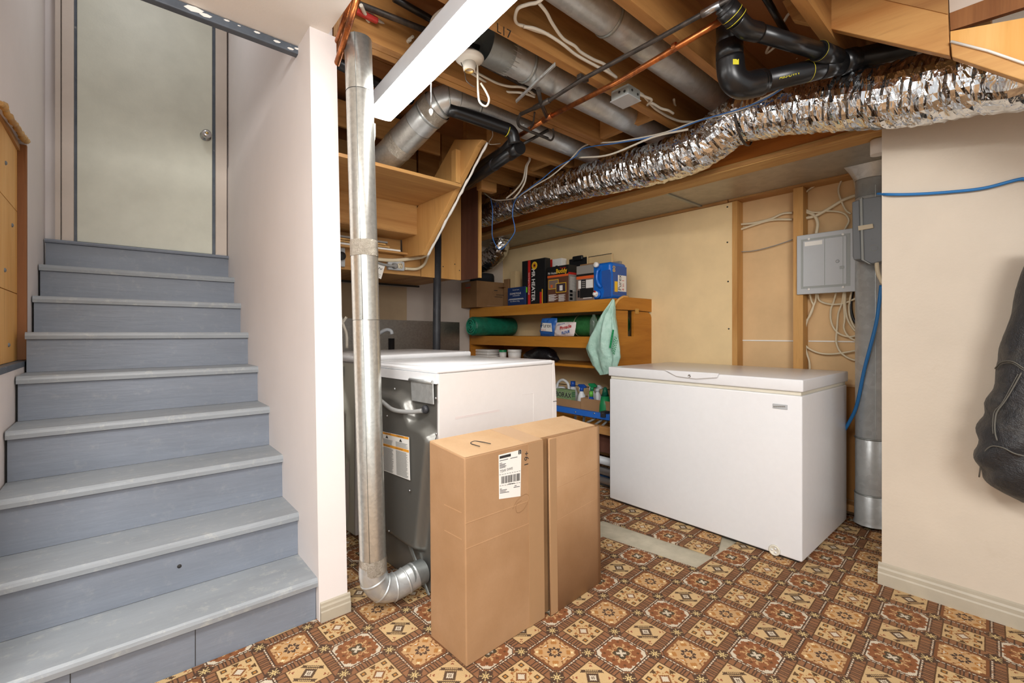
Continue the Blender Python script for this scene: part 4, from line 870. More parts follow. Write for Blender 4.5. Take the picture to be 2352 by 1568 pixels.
pl = PX(1779, 1263, fx0); pg = MB().lathe([(.027, 0), (.026, -.005), (.021, -.007), (.019, -.004), (0, -.004)], pl, (1, 0, 0), 28).build('drain_plug', 'gasket', fz)
for k in range(3):
    MB().lathe([(.0055, -.004), (.0055, -.006), (0, -.006)], pl+np.array([0, math.cos(2.1*k)*.011, math.sin(2.1*k)*.011]), (1, 0, 0), 10).build('plug_detail', 'white_enamel', pg)

# ------------------------------------------------------------------ dryer
th_ = math.radians(4.2); d_e1 = np.array([math.cos(th_), math.sin(th_), .008]); d_e2 = np.array([-math.sin(th_), math.cos(th_), 0]); d_o = np.array([1.0, 1.643, .012])
dy = thing('dryer', d_o, 'white clothes dryer with dark metal back behind the tall carton', 'dryer')
DW, DD, DH = .685, .752, .938
def dq(a, b, c): return d_o+d_e1*a+d_e2*b+EZ*c
MB().fbox(d_o, d_e1, d_e2, EZ, (.012, .0, .0), (DD, DW, DH-.001)).build('cabinet', 'dryer_enamel', dy, bevel=.003)
fpr = [(DD+.001, .02), (DD+.001, DH-.001), (DD-.0, DH+.019), (DD+.018, DH+.017), (DD+.035, DH-.20), (DD+.042, .02)]
MB().prism([dq(a, 0., c) for a, c in fpr], d_e2*DW).build('front_panel', 'dryer_enamel', dy, fix=True, bevel=.003)
MB().prism([dq(DD+.004, -.0008, DH-.2), dq(DD+.036, -.0008, DH-.2), dq(DD+.036, -.0008, DH-.203), dq(DD+.004, -.0008, DH-.203)], d_e2*.002).build('panel_joint', 'dark_line', dy)
MB().rbox(d_o, d_e1, d_e2, EZ, (.0, -.004, DH), (DD+.0, DW+.004, DH+.022), .009, 3).build('top', 'dryer_top', dy)
MB().rbox(d_o, d_e1, d_e2, EZ, (.06, .05, DH+.0205), (DD-.05, DW-.05, DH+.024), .002, 1).build('top_recess', 'dryer_top', dy)
MB().fbox(d_o, d_e1, d_e2, EZ, (-.003, .0, DH-.042), (.012, DW, DH)).build('back_rail', 'dryer_top', dy)
# embossed back panel
nb = -d_e1.copy(); nb[2] = 0
def DBK(u, v):
    p = PP(u, v, d_o, d_e1*np.array([1, 1, 0])); q = p-d_o; return q@d_e2, q[2]
poly_b = [DBK(*p) for p in d2([(350, 440), (560, 445), (640, 500), (680, 640), (700, 700), (790, 735), (850, 800), (865, 870)])]+[DBK(*p) for p in d3([(1030, 500), (1000, 790), (960, 800), (620, 575), (540, 470)])]
PB = np.array(poly_b)
def inside_d(x, z):
    """signed distance to bulge outline, negative inside"""
    d = 9; ins = False; n = len(PB)
    for i in range(n):
        a, b = PB[i], PB[(i+1) % n]; ab = b-a; t = max(0, min(1, ((x-a[0])*ab[0]+(z-a[1])*ab[1])/(ab@ab))); q = a+ab*t
        d = min(d, math.hypot(x-q[0], z-q[1]))
        if (a[1] > z) != (b[1] > z) and x < (b[0]-a[0])*(z-a[1])/(b[1]-a[1])+a[0]: ins = not ins
    return -d if ins else d
def back(i, j):
    b = .004+i*(DW-.008); z = .006+j*(DH-.050); s_ = inside_d(b, z); t = min(1, max(0, (.012-s_)/.035)); t = t*t*(3-2*t)
    rib = 0
    if b > .36 and .25 < z < .68: rib = .006*math.sin(z*2*math.pi/.042)*min(1, (b-.36)/.03)
    return d_o+d_e1*(.006-.045*t-rib*t)+d_e2*b+EZ*z
MB().grid(back, 70, 90).build('back_panel', 'dryer_back', dy)
# hole and exhaust collar
hb = np.array([.945, 1.725, .10]); MB().lathe([(.05, -.03), (.05, .04)], hb, d_e1, 24, cap=False).build('exhaust_collar', 'galvanized_dark', dy)
MB().lathe([(0, 0), (.075, 0), (.075, .003)], dq(-.002, .22, .235), d_e1, 24).build('exhaust_opening', 'dark_line', dy)
br = [DBK(*p) for p in d3([(845, 740), (870, 740), (1080, 1290), (1080, 1330), (1060, 1330)])]
MB().prism([dq(-.006, b, max(c, .004)) for b, c in br], -d_e1*.006).build('brace', 'galvanized_dark', dy, fix=True)
ap = [DBK(*p) for p in d2([(660, 328), (852, 350), (858, 555), (670, 520)])]
pt = MB().prism([dq(-.004, b, c) for b, c in ap], -d_e1*.006).build('terminal_cover', 'galvanized', dy, bevel=.003, fix=True)
at = [DBK(*p) for p in d2([(658, 340), (852, 362)])]
MB().tube([dq(-.012, *at[0]), dq(-.012, *at[1])], .008, 10).build('cover_roll', 'galvanized', pt)
cord = [(-.02, *DBK(*p)) for p in d2([(780, 603), (720, 608), (620, 585), (530, 525), (450, 460), (380, 390), (330, 340)])]
cp_ = [dq(a-(.05*min(1, k/2)), b, c) for k, (a, b, c) in enumerate(cord)]
MB().tube(cp_, .0095, 10, spline=6).build('power_cord', 'grey_cord', dy)
g_ = dq(-.006, *DBK(*d2([(785, 595)])[0])); MB().lathe([(.018, .004), (.018, -.006), (.012, -.014)], g_, d_e1, 18).build('strain_relief', 'worn_black', dy)
# warning label
lb = [DBK(*p) for p in d2([(473, 770), (712, 820), (722, 1183), (485, 1098)])]
LX = -.0465
def lab(s, t): # s across 0..1, t down 0..1
    a = np.array(lb[0]); b = np.array(lb[1]); c = np.array(lb[2]); d = np.array(lb[3])
    q = (a*(1-s)+b*s)*(1-t)+(d*(1-s)+c*s)*t; return dq(LX, q[0], q[1])
wlb = MB().prism([lab(0, 0), lab(1, 0), lab(1, 1), lab(0, 1)], -d_e1*.0012).build('warning_label', 'paper', dy, fix=True)
LX = -.0482
for (t0, t1) in ((.005, .055), (.30, .36)):
    MB().prism([lab(.01, t0), lab(.99, t0), lab(.99, t1), lab(.01, t1)], -d_e1*.0004).build('orange_band', 'orange_ink', wlb, fix=True)
LX = -.0488
m = MB()
for t in list(np.arange(.17, .29, .016))+list(np.arange(.38, .97, .014)):
    for s0, s1 in ((.04, .45), (.54, .96)):
        e = s1-rng.uniform(0, .18)*(s1-s0); m.prism([lab(s0, t), lab(e, t), lab(e, t+.006), lab(s0, t+.006)], -d_e1*.0002)
m.build('fine_print', 'print_grey', wlb, fix=True)['kind'] = 'stuff'
ax_ = (lab(1, 0)-lab(0, 0)); ax_ /= np.linalg.norm(ax_)
for s_, t_, tx in ((.12, .048, 'WARNING'), (.58, .048, 'WARNING'), (.06, .352, 'AVERTISSEMENT'), (.53, .352, 'AVERTISSEMENT')):
    text(tx, .012 if len(tx) < 9 else .0085, lab(s_, t_), ax_, EZ, 'ink', wlb, 'warning_lettering')
for s_, t_ in ((.22, .14), (.72, .15)):
    MB().prism([lab(s_-.05, t_), lab(s_+.05, t_), lab(s_, t_-.07)], -d_e1*.0004).build('pictogram', 'ink', wlb, fix=True)
for (u, v) in d2([(523, 420), (877, 500), (880, 805), (528, 640)])+d3([(950, 97), (715, 545)]):
    MB().lathe([(.005, .002), (.005, -.003), (0, -.004)], dq(-.05 if u < 985 and v > 930 else -.008, *DBK(u, v)), d_e1, 10).build('screw', 'alu', dy)

# ------------------------------------------------------------------ washer
wo = np.array([.965, 2.44, .012]); ws = thing('washer', wo, 'white washing machine standing beyond the dryer', 'washer')
WD, WW, WH_ = .80, .685, .945
MB().fbox(wo, d_e1, d_e2, EZ, (.012, 0, 0), (WD, WW, WH_)).build('cabinet', 'dryer_enamel', ws, bevel=.003)
MB().rbox(wo, d_e1, d_e2, EZ, (0, -.004, WH_+.001), (WD+.03, WW+.004, WH_+.036), .012, 3).build('top', 'dryer_top', ws)
def wq(a, b, c): return wo+d_e1*a+d_e2*b+EZ*c
def WBK(u, v): p = PP(u, v, wo, d_e1*np.array([1, 1, 0])); q = p-wo; return q@d_e2, q[2]
def wback(i, j):
    b = .003+i*(WW-.006); z = .005+j*(WH_-.01); r1 = math.hypot((b-.34)/.30, (z-.55)/.33); r2 = max(abs(b-.34)/.27, abs(z-.38)/.30)
    t = min(1, max(0, (1-r1)/.12)); t2_ = min(1, max(0, (1-r2)/.08)); return wq(.006-.022*t*t*(3-2*t)+.014*t2_, b, z)
MB().grid(wback, 50, 60).build('back_panel', 'washer_back', ws)
ip_ = wq(-.002, *WBK(784, 852)); MB().box(ip_+np.array([-.004, -.03, -.035]), ip_+np.array([.004, .02, .03])).build('hose_inlet', 'galvanized_dark', ws, bevel=.003)
# things behind the washer
tag(MB().prism([(x, 3.972, z) for x, z in ((.75, .1), (PY(1055, 800, 3.975)[0], .1), (PY(1055, 740, 3.975)[0], PY(1055, 740, 3.975)[2]), (.75, PY(858, 729, 3.975)[2]))], (0, .008, 0)).build('metal_sheet', 'sheet_metal', fix=True), 'ribbed grey metal sheet against the wall behind the washer', 'sheet')
sp_ = PD(899, 790, 3.52); tag(MB().lathe([(.024, 0), (.024, 1.02+.05)], (sp_[0], sp_[1], 0.01), (0, 0, 1), 18).build('standpipe', 'abs_black'), 'short black standpipe receiving the washer hose', 'pipe')
tag(MB().tube([PD(u, v, 3.52) for u, v in d1([(880, 1050), (868, 1005), (820, 985), (760, 1000), (690, 1045), (615, 1090), (560, 1150), (540, 1300)])], .014, 12, spline=6).build('drain_hose', 'pvc_grey'), 'grey corrugated drain hose hooked into the black standpipe', 'hose')
for k, pts in enumerate(([(110, 660), (140, 790), (180, 920), (225, 1050), (230, 1250)], [(225, 800), (160, 900), (130, 990), (125, 1110), (122, 1250)])):
    tag(MB().tube([PD(u, v, 3.0) for u, v in d1(pts)], .009, 10, spline=5).build('water_hose', 'cable_white'), ('white supply hose slanting down right behind the vent pipe', 'white supply hose bent left behind the vent pipe')[k], 'hose', 'washer hoses')
p = PD(965, 801, 3.1); tag(MB().lathe([(.06, 0), (.06, .008), (.04, .014), (0, .014)], (p[0], p[1], .975), (0, 0, 1), 20).build('rubber_mat', 'black_plastic'), 'flat black rubber disc lying on the far edge of the washer', 'mat')
# landing outlet, cords, tag, stack of boards, thermostat-like fitting
yb = 3.12
ob = PY(909, 611, yb); oo = thing('outlet_box', ob, 'metal outlet box with plug on the landing beam', 'electrical outlet')
MB().box(ob+np.array([-.075, -.035, -.034]), ob+np.array([.055, 0, .034])).build('box_body', 'panel_grey', oo, bevel=.006)
MB().lathe([(.022, -.035), (.022, -.039), (0, -.039)], ob+np.array([.018, 0, 0]), (0, 1, 0), 18).build('socket', 'cable_cream', oo)
MB().lathe([(.022, -.035), (.018, -.06), (.010, -.066)], ob+np.array([-.03, 0, -.006]), (0, 1, 0), 16).build('plug', 'grey_cord', oo)
for dx, dz in ((.012, .008), (.024, .008), (.018, -.010)): MB().box(ob+np.array([dx-.0015, -.0405, dz-.005]), ob+np.array([dx+.0015, -.0385, dz+.005])).build('slot', 'ink', oo)
cable([PY(u, v, yb-.03) for u, v in c7([(390, 1232), (600, 1245), (760, 1230), (880, 1210), (935, 1165)])], .014, 'cable_cream', 'thick cream cable clipped along the landing beam', 'landing cables')
cable([PY(u, v, yb-.03) for u, v in c7([(712, 1325), (820, 1328), (890, 1290), (925, 1220), (938, 1180)])], .011, 'cable_cream', 'cream cable curving from the outlet box up the stringer', 'landing cables')
cable([PY(u, v, yb-.06) for u, v in c7([(380, 1235), (460, 1270), (560, 1295), (640, 1300)])], .009, 'grey_cord', 'grey appliance cord plugged into the outlet box', 'landing cables')
tgp = [PY(u, v, yb-.05) for u, v in c7([(385, 1235), (520, 1300), (482, 1425), (388, 1385)])]
tg = thing('hang_tag', tgp[3], 'white paper tag hanging beside the vent pipe', 'tag')
MB().prism(tgp, (0, .003, 0)).build('paper_tag', 'paper', tg, fix=True)
MB().tube([PY(*q, yb-.0515) for q in c7([(405, 1300), (415, 1322), (425, 1300), (432, 1325), (445, 1305), (455, 1328), (468, 1312), (480, 1335), (492, 1322)])], .0016, 5, spline=4).build('handwriting', 'ink', tg)
m = MB()
for k in range(4):
    a = PY(*c7([(390, 1345+16*k)])[0], yb-.0515); m.fbox(a, np.array([.93, 0, -.36]), np.array([0, -1, 0]), np.array([.36, 0, .93]), (0, 0, 0), (.075-.008*k, .0004, .003))
m.build('fine_print', 'print_grey', tg)['kind'] = 'stuff'
zs = 1.716
for k, (xl, xr, hh, mt, lb_) in enumerate(((1.02, 1.555, .012, 'paper', 'bottom white board of the stack on the landing ledge'), (.98, 1.47, .012, 'strip_wood', 'second thin board of the stack on the landing ledge'), (.95, 1.44, .012, 'strip_wood', 'third thin board of the stack on the landing ledge'), (.95, 1.455, .012, 'grey_card', 'topmost grey board of the stack on the landing ledge'))):
    tag(MB().box((xl, 3.052, zs), (xr, 3.10, zs+hh)).build('thin_board', mt), lb_, 'board', 'boards on the landing ledge'); zs += hh+.004
tp = PY(783, 588, 3.1); tw = thing('wall_fitting', tp, 'white fitting with round black dial behind the vent pipe', 'fitting')
MB().box(tp+np.array([-.09, 0, -.07]), tp+np.array([.03, .02, .07])).build('plate', 'panel_grey', tw, bevel=.004); MB().lathe([(.028, 0), (.028, -.02), (.024, -.024), (0, -.024)], tp, (0, 1, 0), 20).build('dial', 'black_plastic', tw)

# ------------------------------------------------------------------ tall carton in the foreground
tb = math.radians(2.6); b1 = np.array([math.cos(tb), math.sin(tb), 0]); b2_ = np.array([-math.sin(tb), math.cos(tb), 0]); bo_ = np.array([.872, 1.243, .010])
cb = thing('carton', bo_, 'tall brown cardboard carton standing on the carpet in front of the dryer', 'box')
BT, BH = .213, .693
lean = lambda c: .014*c
def bq(a, b, c): return bo_+b1*a+b2_*(b+lean(c))+EZ*c
def bbox(a0, a1_, b0, b1__, z0, z1, top=0.): return MB().add([bq(a0, b0, z0), bq(a1_, b0, z0), bq(a1_, b1__, z0), bq(a0, b1__, z0), bq(a0, b0, z1), bq(a1_, b0, z1), bq(a1_, b1__, z1+top), bq(a0, b1__, z1+top)], [(0, 3, 2, 1), (4, 5, 6, 7), (0, 1, 5, 4), (1, 2, 6, 5), (2, 3, 7, 6), (3, 0, 4, 7)])
bbox(0, .385, 0, BT, 0, BH, .02).build('left_half', 'cardboard', cb, bevel=.004)
bbox(.386, .425, .016, BT-.003, .004, BH-.002, .018).build('inner_sleeve', 'cardboard_dark', cb, bevel=.002)
bbox(.405, .755, .022, BT-.004, 0, BH+.0, .018).build('right_half', 'cardboard', cb, bevel=.004)
# front flap of the right half, bowed out towards the viewer
m = MB(); n = 14
m.grid(lambda i, j: bq(.408+i*.347, -.010*math.cos(i*1.6)+.003, .001+j*(BH+.001)), n, 2)
o = m.build('front_flap', 'cardboard', cb); sd_ = o.modifiers.new('solid', 'SOLIDIFY'); sd_.thickness = .005; sd_.offset = 0
bbox(.002, .384, .002, BT-.002, BH+.0008, BH+.0022, .02).build('top_flap', 'cardboard_top', cb); bbox(.388, .753, .024, BT-.005, BH+.0008, BH+.0022, .018).build('top_flap', 'cardboard_top', cb)
bbox(.30, .383, -.0012, .0, .002, BH-.002).build('tape', 'packing_tape', cb); bbox(.411, .45, -.0105, -.0085, .002, BH-.002).build('tape', 'packing_tape', cb)
bbox(.29, .384, .004, BT-.006, BH+.0024, BH+.0030, .0195).build('tape', 'tape_clear', cb)
for z in (.475, .39): bbox(0, .384, -.0010, .0, z, z+.0022).build('crease', 'crease_card', cb)
for z in (.36, .49): MB().tube([bq(.408+i_*.345, -.010*math.cos(i_*1.6)+.003-.0018, z+.02*i_) for i_ in np.linspace(0, 1, 10)], .0014, 5).build('crease', 'crease_card', cb)
for z in (.475, .385): bbox(-.0008, .0, .02, .12, z+.03, z+.033).build('crease', 'crease_card', cb)
# shipping label
def BF(u, v): p = PP(u, v, bo_, b2_); q = p-bo_; return q@b1, q[2]
lq = [BF(1149, 1046), BF(1201, 1033), BF(1198, 1140), BF(1149, 1147)]
def lbq(s, t, off=-.0016):
    a, b, c, d = [np.array(x) for x in lq]; q = (a*(1-s)+b*s)*(1-t)+(d*(1-s)+c*s)*t; return bo_+b1*q[0]+b2_*(off+lean(q[1]))+EZ*q[1]
def lrect(s0, t0, s1, t1, off): return [lbq(s0, t0, off), lbq(s1, t0, off), lbq(s1, t1, off), lbq(s0, t1, off)]
sl_ = MB().prism(lrect(0, 0, 1, 1, -.0016), b2_*.001).build('shipping_label', 'paper', cb, fix=True)
MB().prism(lrect(.03, .03, .52, .09, -.0020), b2_*.0003).build('label_logo', 'ink', sl_, fix=True); MB().prism(lrect(.86, .0, .99, .09, -.0020), b2_*.0003).build('label_corner', 'ink', sl_, fix=True)
m = MB()
x = .10
while x < .95:
    w_ = random.choice((.008, .012, .02)); m.prism(lrect(x, .50, x+w_, .66, -.0020), b2_*.0003); x += w_+random.choice((.008, .014, .018))
m.build('barcode', 'ink', sl_, fix=True)
m = MB()
for t, s0, s1 in ((.13, .03, .40), (.13, .5, .82), (.19, .03, .14), (.22, .03, .3), (.245, .03, .26), (.27, .03, .32), (.295, .03, .28), (.69, .4, .7), (.77, .03, .12), (.80, .03, .35), (.83, .03, .3), (.86, .03, .45), (.75, .7, .8), (.78, .66, .95)):
    m.prism(lrect(s0, t, s1, t+.012, -.0020), b2_*.0003)
for t in (.45, .70):
    for k in range(9): m.prism(lrect(.02+.11*k, t, .09+.11*k, t+.008, -.0020), b2_*.0003)
m.build('fine_print', 'ink', sl_, fix=True)['kind'] = 'stuff'
text('T0W 0W0', .014, lbq(.04, .41, -.0021), b1, EZ, 'ink', sl_, 'label_lettering'); text('2', .013, lbq(.89, .075, -.0022), b1, EZ, 'paper', sl_, 'label_lettering')
text('L9+', .035, bo_+b1*(BF(1218, 1068)[0])+b2_*(-.0008+lean(.6))+EZ*BF(1218, 1068)[1], EZ, -b1, 'ink', cb, 'handwriting')
m = MB(); arrow = [BF(1100, 1022), BF(1082, 1018), BF(1105, 1013), BF(1128, 1020)]
ar = [PZ(u, v, .010+BH+.012) for u, v in [(1102, 1026), (1081, 1019), (1090, 1014), (1108, 1016), (1127, 1020)]]
m.tube([p+EZ*.002 for p in ar], .0016, 5, spline=4).build('marker_scribble', 'ink', cb)
sc = [BF(u, v) for u, v in [(1180, 1170), (1190, 1150), (1210, 1135), (1218, 1145), (1205, 1170), (1190, 1178), (1188, 1160), (1200, 1150)]]
MB().tube([bo_+b1*a+b2_*(-.001+lean(c))+EZ*c for a, c in sc], .0006, 4, spline=5).build('pencil_scribble', 'cardboard_dark', cb)

# ------------------------------------------------------------------ shelf unit
sh = thing('shelf_unit', (3.06, 3.0, 0), 'orange varnished wooden shelf unit along the yellow wall', 'shelf')
sx0, sx1, sy0, sy1 = 2.835, 3.308, 2.085, 3.985
def SY(u, v): p = PY(u, v, sy0); return p[0], p[2]
def sp2(pts): return [SY(*p) for p in z7(pts)]
lower = sp2([(1510, 250), (1745, 262), (1745, 735), (1850, 735), (1850, 265), (2100, 290), (2160, 360), (2172, 1190)])
lower = [SY(*p) for p in z7([(1505, 250), (1742, 262), (1742, 722), (1845, 722), (1845, 268), (2105, 290), (2150, 330), (2172, 400)])]
lz = 1.33
MB().prism([(x, sy0, z) for x, z in lower]+[(sx1, sy0, .03), (sx0, sy0, .03)], (0, .020, 0)).build('side_panel', 'shelf_side', sh, fix=True)
upper = [SY(*p) for p in z7([(1508, 238), (1540, 140), (1600, 60), (1680, 15), (2172, 55), (2172, 285), (1850, 252)])]
MB().prism([(x, sy0-.001, z) for x, z in upper], (0, .022, 0)).build('side_panel_top', 'shelf_side', sh, fix=True)
MB().tube([(x, sy0+.010, z+.001) for x, z in [SY(*p) for p in z7([(1506, 420), (1506, 240), (1538, 140), (1598, 60), (1680, 13), (1760, 18)])]], .010, 8, spline=4).build('edge_banding', 'edge_wood', sh)
hg = SY(*z7([(1905, 270)])[0]); MB().box((hg[0]-.03, sy0-.004, hg[1]-.02), (hg[0]+.02, sy0-.001, hg[1]+.02)).build('hinge', 'brass', sh)
MB().box((sx0, sy1-.02, .03), (sx1, sy1, 1.37)).build('side_panel', 'shelf_side', sh)
for z1, hgt in ((1.385, .095), (1.092, .092), (.44, .06)):
    MB().box((sx0+.022, sy0+.022, z1-.022), (sx1, sy1-.022, z1)).build('shelf_board', 'shelf_wood', sh)
    MB().box((sx0, sy0+.022, z1-hgt), (sx0+.020, sy1-.022, z1)).build('shelf_front', 'shelf_wood', sh, bevel=.003)
MB().box((sx0, 2.7, .03), (sx1, 2.72, .37)).build('divider', 'shelf_side', sh)
MB().box((sx1-.015, 3.3, .5), (sx1, sy1-.022, 1.0)).build('back_board', 'shelf_wood', sh)
ZS = 1.386
# ---- boxes on the top shelf
def px_box(name, label, uc, uL, uR, vt, X, mat, zb=ZS, cat='box', group='boxes on the top shelf', mats=None, zt=None):
    """carton whose near corner stands at pixel column uc, left face to uL (along +Y), right face to uR (along +X)"""
    c = PX(uc, vt, X); yL = PX(uL, vt, X)[1]; xR = PY(uR, vt, c[1])[0]; zt = zt or c[2]
    t = thing(name, (X, c[1], zb), label, cat, group)
    MB().box((X, c[1], zb), (xR, yL, zt)).build('carton', mat, t, bevel=.003)
    return t, (X, c[1], zb, xR, yL, zt)
def face(t, B, mat, a0, c0, a1_, c1, name='print', side='x', off=.0008, lift=.0):
    """flat print on the -X face (a from left=+Y edge) or -Y face, fractions"""
    X, y0, z0, x1, y1, z1 = B
    z_a, z_b = z0+(z1-z0)*c0, z0+(z1-z0)*c1
    if side == 'x': ya, yb_ = y1+(y0-y1)*a0, y1+(y0-y1)*a1_; return MB().box((X-off-lift, ya, z_a), (X-lift+.0002, yb_, z_b)).build(name, mat, t)
    xa_, xb_ = X+(x1-X)*a0, X+(x1-X)*a1_; return MB().box((xa_, y0-off-lift, z_a), (xb_, y0-lift+.0002, z_b)).build(name, mat, t)
def ftext(t, B, s, size, a, c, mat, side='x', rot=0, lift=.0016, squash=1., bold=0.):
    X, y0, z0, x1, y1, z1 = B
    if side == 'x': o = np.array([X-lift, y1+(y0-y1)*a, z0+(z1-z0)*c]); ex, ey = np.array([0, -1., 0]), EZ
    else: o = np.array([X+(x1-X)*a, y0-lift, z0+(z1-z0)*c]); ex, ey = EX, EZ
    if rot: r_ = math.radians(rot); ex, ey = ex*math.cos(r_)+ey*math.sin(r_), ey*math.cos(r_)-ex*math.sin(r_)
    return text(s, size, o, ex, ey, mat, t, squash=squash, bold=bold)
t, B = px_box('storage_carton', 'plain brown carton at the left end of the top shelf', 1095, 1056, 1160, 643, 2.74, 'cardboard_dark', zt=1.655)
face(t, B, 'photo_a', .35, .80, .65, .93); face(t, B, 'red_print', .35, .755, .65, .785)
face(t, B, 'ink', .60, .66, .72, .69, side='y'); face(t, B, 'ink', .68, .50, .95, .52, side='y'); face(t, B, 'ink', .62, .42, .9, .44, side='y'); face(t, B, 'cardboard', .35, .06, .98, .09, side='y')
MB().box((B[0]+.28, B[1]-.10, 1.60), (B[3]+.03, B[1], 1.605)).build('open_flap', 'cardboard_dark', t)
hp_ = PY(1122, 634, 3.80); tag(MB().lathe([(.125, 0), (.125, .06), (.115, .085), (0, .09)], (hp_[0]-.05, 3.84, 1.656), (0, 0, 1), 28).build('felt_hat', 'hat_black'), 'round black hat lying on the left shelf carton', 'hat')
px_box('kraft_box', 'small kraft box behind the dark blue box', 1184, 1172, 1196, 622, 3.0, 'cream_card')
px_box('kraft_box', 'low kraft box with green mark beside the left carton', 1168, 1157, 1180, 640, 3.05, 'cardboard_dark')
t, B = px_box('navy_box', 'dark blue box with white lettering on the top shelf', 1206, 1166, 1222, 657, 2.87, 'navy_card')
for s_, z_, a, c in (('Grande Cuvee', .016, .30, .83), ('DOMESTIQUE', .026, .14, .60), ('12 x 750 ml, 16 kg', .018, .16, .20)): ftext(t, B, s_, z_, a, c, 'white_print')
for a, b, c in ((.10, .90, .36), (.05, .92, .32), (.3, .7, .52)): face(t, B, 'white_print', a, c, b, c+.018)
t, B = px_box('heater_box', 'tall black heater box with red stripe on the top shelf', 1252, 1199, 1264, 591, 2.885, 'black_card')
face(t, B, 'red_print', .27, .0, .38, 1.0)
ftext(t, B, 'MR HEATER', .062, .44, .80, 'white_print', rot=-90, squash=.92, bold=.001); ftext(t, B, 'Solid Engine Technology', .021, .30, .72, 'white_print', rot=-90, lift=.0018)
cX = np.array([B[0]-.0012, B[4]+(B[1]-B[4])*.56, B[2]+(B[5]-B[2])*.86]); sun = MB()
for k in range(12):
    a = 2*math.pi*k/12; sun.fbox(cX, np.array([0, math.cos(a), math.sin(a)]), np.array([0, -math.sin(a), math.cos(a)]), -EX, (.014, -.007, 0), (.036, .007, .0008))
sun.build('sun_logo', 'yellow_print', t); MB().lathe([(.016, 0), (.010, 0)], cX-EX*.001, (1, 0, 0), 20, cap=False).build('sun_logo_ring', 'orange_print', t)
face(t, B, 'red_print', .78, .0, .86, .26); face(t, B, 'yellow_print', .87, .0, .90, .32)
face(t, B, 'lime_sticker', .03, .28, .24, .40, 'sticker', lift=.001)
t, B = px_box('camera_box', 'white and red box behind the black heater box', 1290, 1262, 1302, 592, 3.08, 'white_print')
face(t, B, 'red_print', .02, .0, .25, 1.0); face(t, B, 'yellow_print', .04, .0, .08, 1.0); face(t, B, 'black_card', .5, .3, .68, .85)
t, B = px_box('heater_carton', 'brown and orange portable heater box on the top shelf', 1305.5, 1257.5, 1324, 607, 2.87, 'brown_print')
face(t, B, 'black_card', 0, .76, 1, 1.); face(t, B, 'orange_print', 0, .70, 1, .76); face(t, B, 'black_card', 0, .80, 1, 1., side='y'); face(t, B, 'red_print', 0, .74, 1, .80, side='y'); face(t, B, 'grey_card', .05, .02, 1, .74, side='y')
ftext(t, B, 'Buddy', .054, .42, .80, 'yellow_print', bold=.001, squash=.95); ftext(t, B, 'Mr Heater', .030, .03, .79, 'white_print', squash=.85); ftext(t, B, 'Portable', .020, .62, .91, 'red_print')
face(t, B, 'yellow_print', .05, .38, .54, .64); face(t, B, 'photo_a', .07, .395, .52, .625, lift=.0006); face(t, B, 'yellow_print', .42, .27, .90, .53, lift=.001); face(t, B, 'photo_b', .44, .285, .88, .515, lift=.0016); face(t, B, 'orange_print', .16, .42, .26, .50, lift=.0012); face(t, B, 'white_print', .60, .32, .74, .46, lift=.0022)
for k in range(8):
    face(t, B, 'white_print', .06, .05+.024*k, .34+.08*(k % 3), .062+.024*k); face(t, B, 'white_print', .54, .03+.024*k, .80+.06*(k % 2), .042+.024*k)
for k in range(12): face(t, B, 'white_print', .2, .30+.033*k, .95, .312+.033*k, side='y', lift=.001)
for k in range(3): face(t, B, 'black_card', .15, .05+.1*k, .5, .12+.1*k, side='y', lift=.001)
t, B = px_box('coffee_box', 'coffee maker box with a printed pot behind the blue jug', 1364, 1324, 1384, 606, 2.875, 'grey_card')
face(t, B, 'black_card', 0, .70, 1, .76); face(t, B, 'orange_print', 0, .62, 1, .70); face(t, B, 'photo_a', 0, .0, 1, .62)
face(t, B, 'white_print', .12, .35, .95, .58, lift=.0008); face(t, B, 'black_card', .28, .33, .56, .60, lift=.0014); face(t, B, 'black_card', .22, .08, .98, .34, lift=.0016); face(t, B, 'white_print', .40, .06, .9, .08, lift=.002); face(t, B, 'black_card', .08, .1, .2, .3, lift=.0016)
for k in range(4): face(t, B, 'grey_card', .33, .36+.055*k, .52, .39+.055*k, lift=.002)
MB().box((B[0]+.01, B[1]+.02, B[5]), (B[3]-.06, B[4]-.03, B[5]+.012)).build('loose_flap', 'cardboard_dark', t)
# jug lying on its side
jy0 = PX(1403, 650, 2.875)[1]; jy1 = PX(1358, 650, 2.875)[1]; jz1 = PX(1380, 603, 2.875)[2]; jx1 = PY(1440, 640, jy0)[0]; jz0 = ZS
jg = thing('detergent_jug', (2.9, (jy0+jy1)/2, jz0), 'big blue detergent jug lying on the right end of the top shelf', 'jug')
MB().rbox((0, 0, 0), EX, EY, EZ, (2.875, jy0, jz0), (jx1, jy1, jz1), .028, 4).build('jug_body', 'jug_blue', jg)
def jp(u, v, x=2.872): return PX(*z6([(u, v)])[0], x)
MB().tube([jp(1690, 430, 2.868), jp(1650, 470, 2.852), jp(1635, 560, 2.85), jp(1640, 660, 2.85), jp(1680, 760, 2.852), jp(1720, 800, 2.868)], .013, 12, spline=5).build('jug_handle', 'jug_blue', jg)
hb_ = [jp(u, v, 2.8725) for u, v in [(1735, 470), (1900, 440), (1925, 520), (1925, 1000), (1760, 1030), (1790, 880), (1735, 740)]]
MB().prism(hb_, (.006, 0, 0)).build('jug_panel', 'jug_label', jg, fix=True)
MB().lathe([(.021, 0), (.021, -.022), (.018, -.026), (0, -.026)], jp(1645, 345), (1, 0, 0), 24).build('cap', 'cap_white', jg)
MB().lathe([(.034, .004), (.032, -.012), (.024, -.016)], jp(1650, 960), (1, 0, 0), 26).build('spout_collar', 'jug_blue', jg)
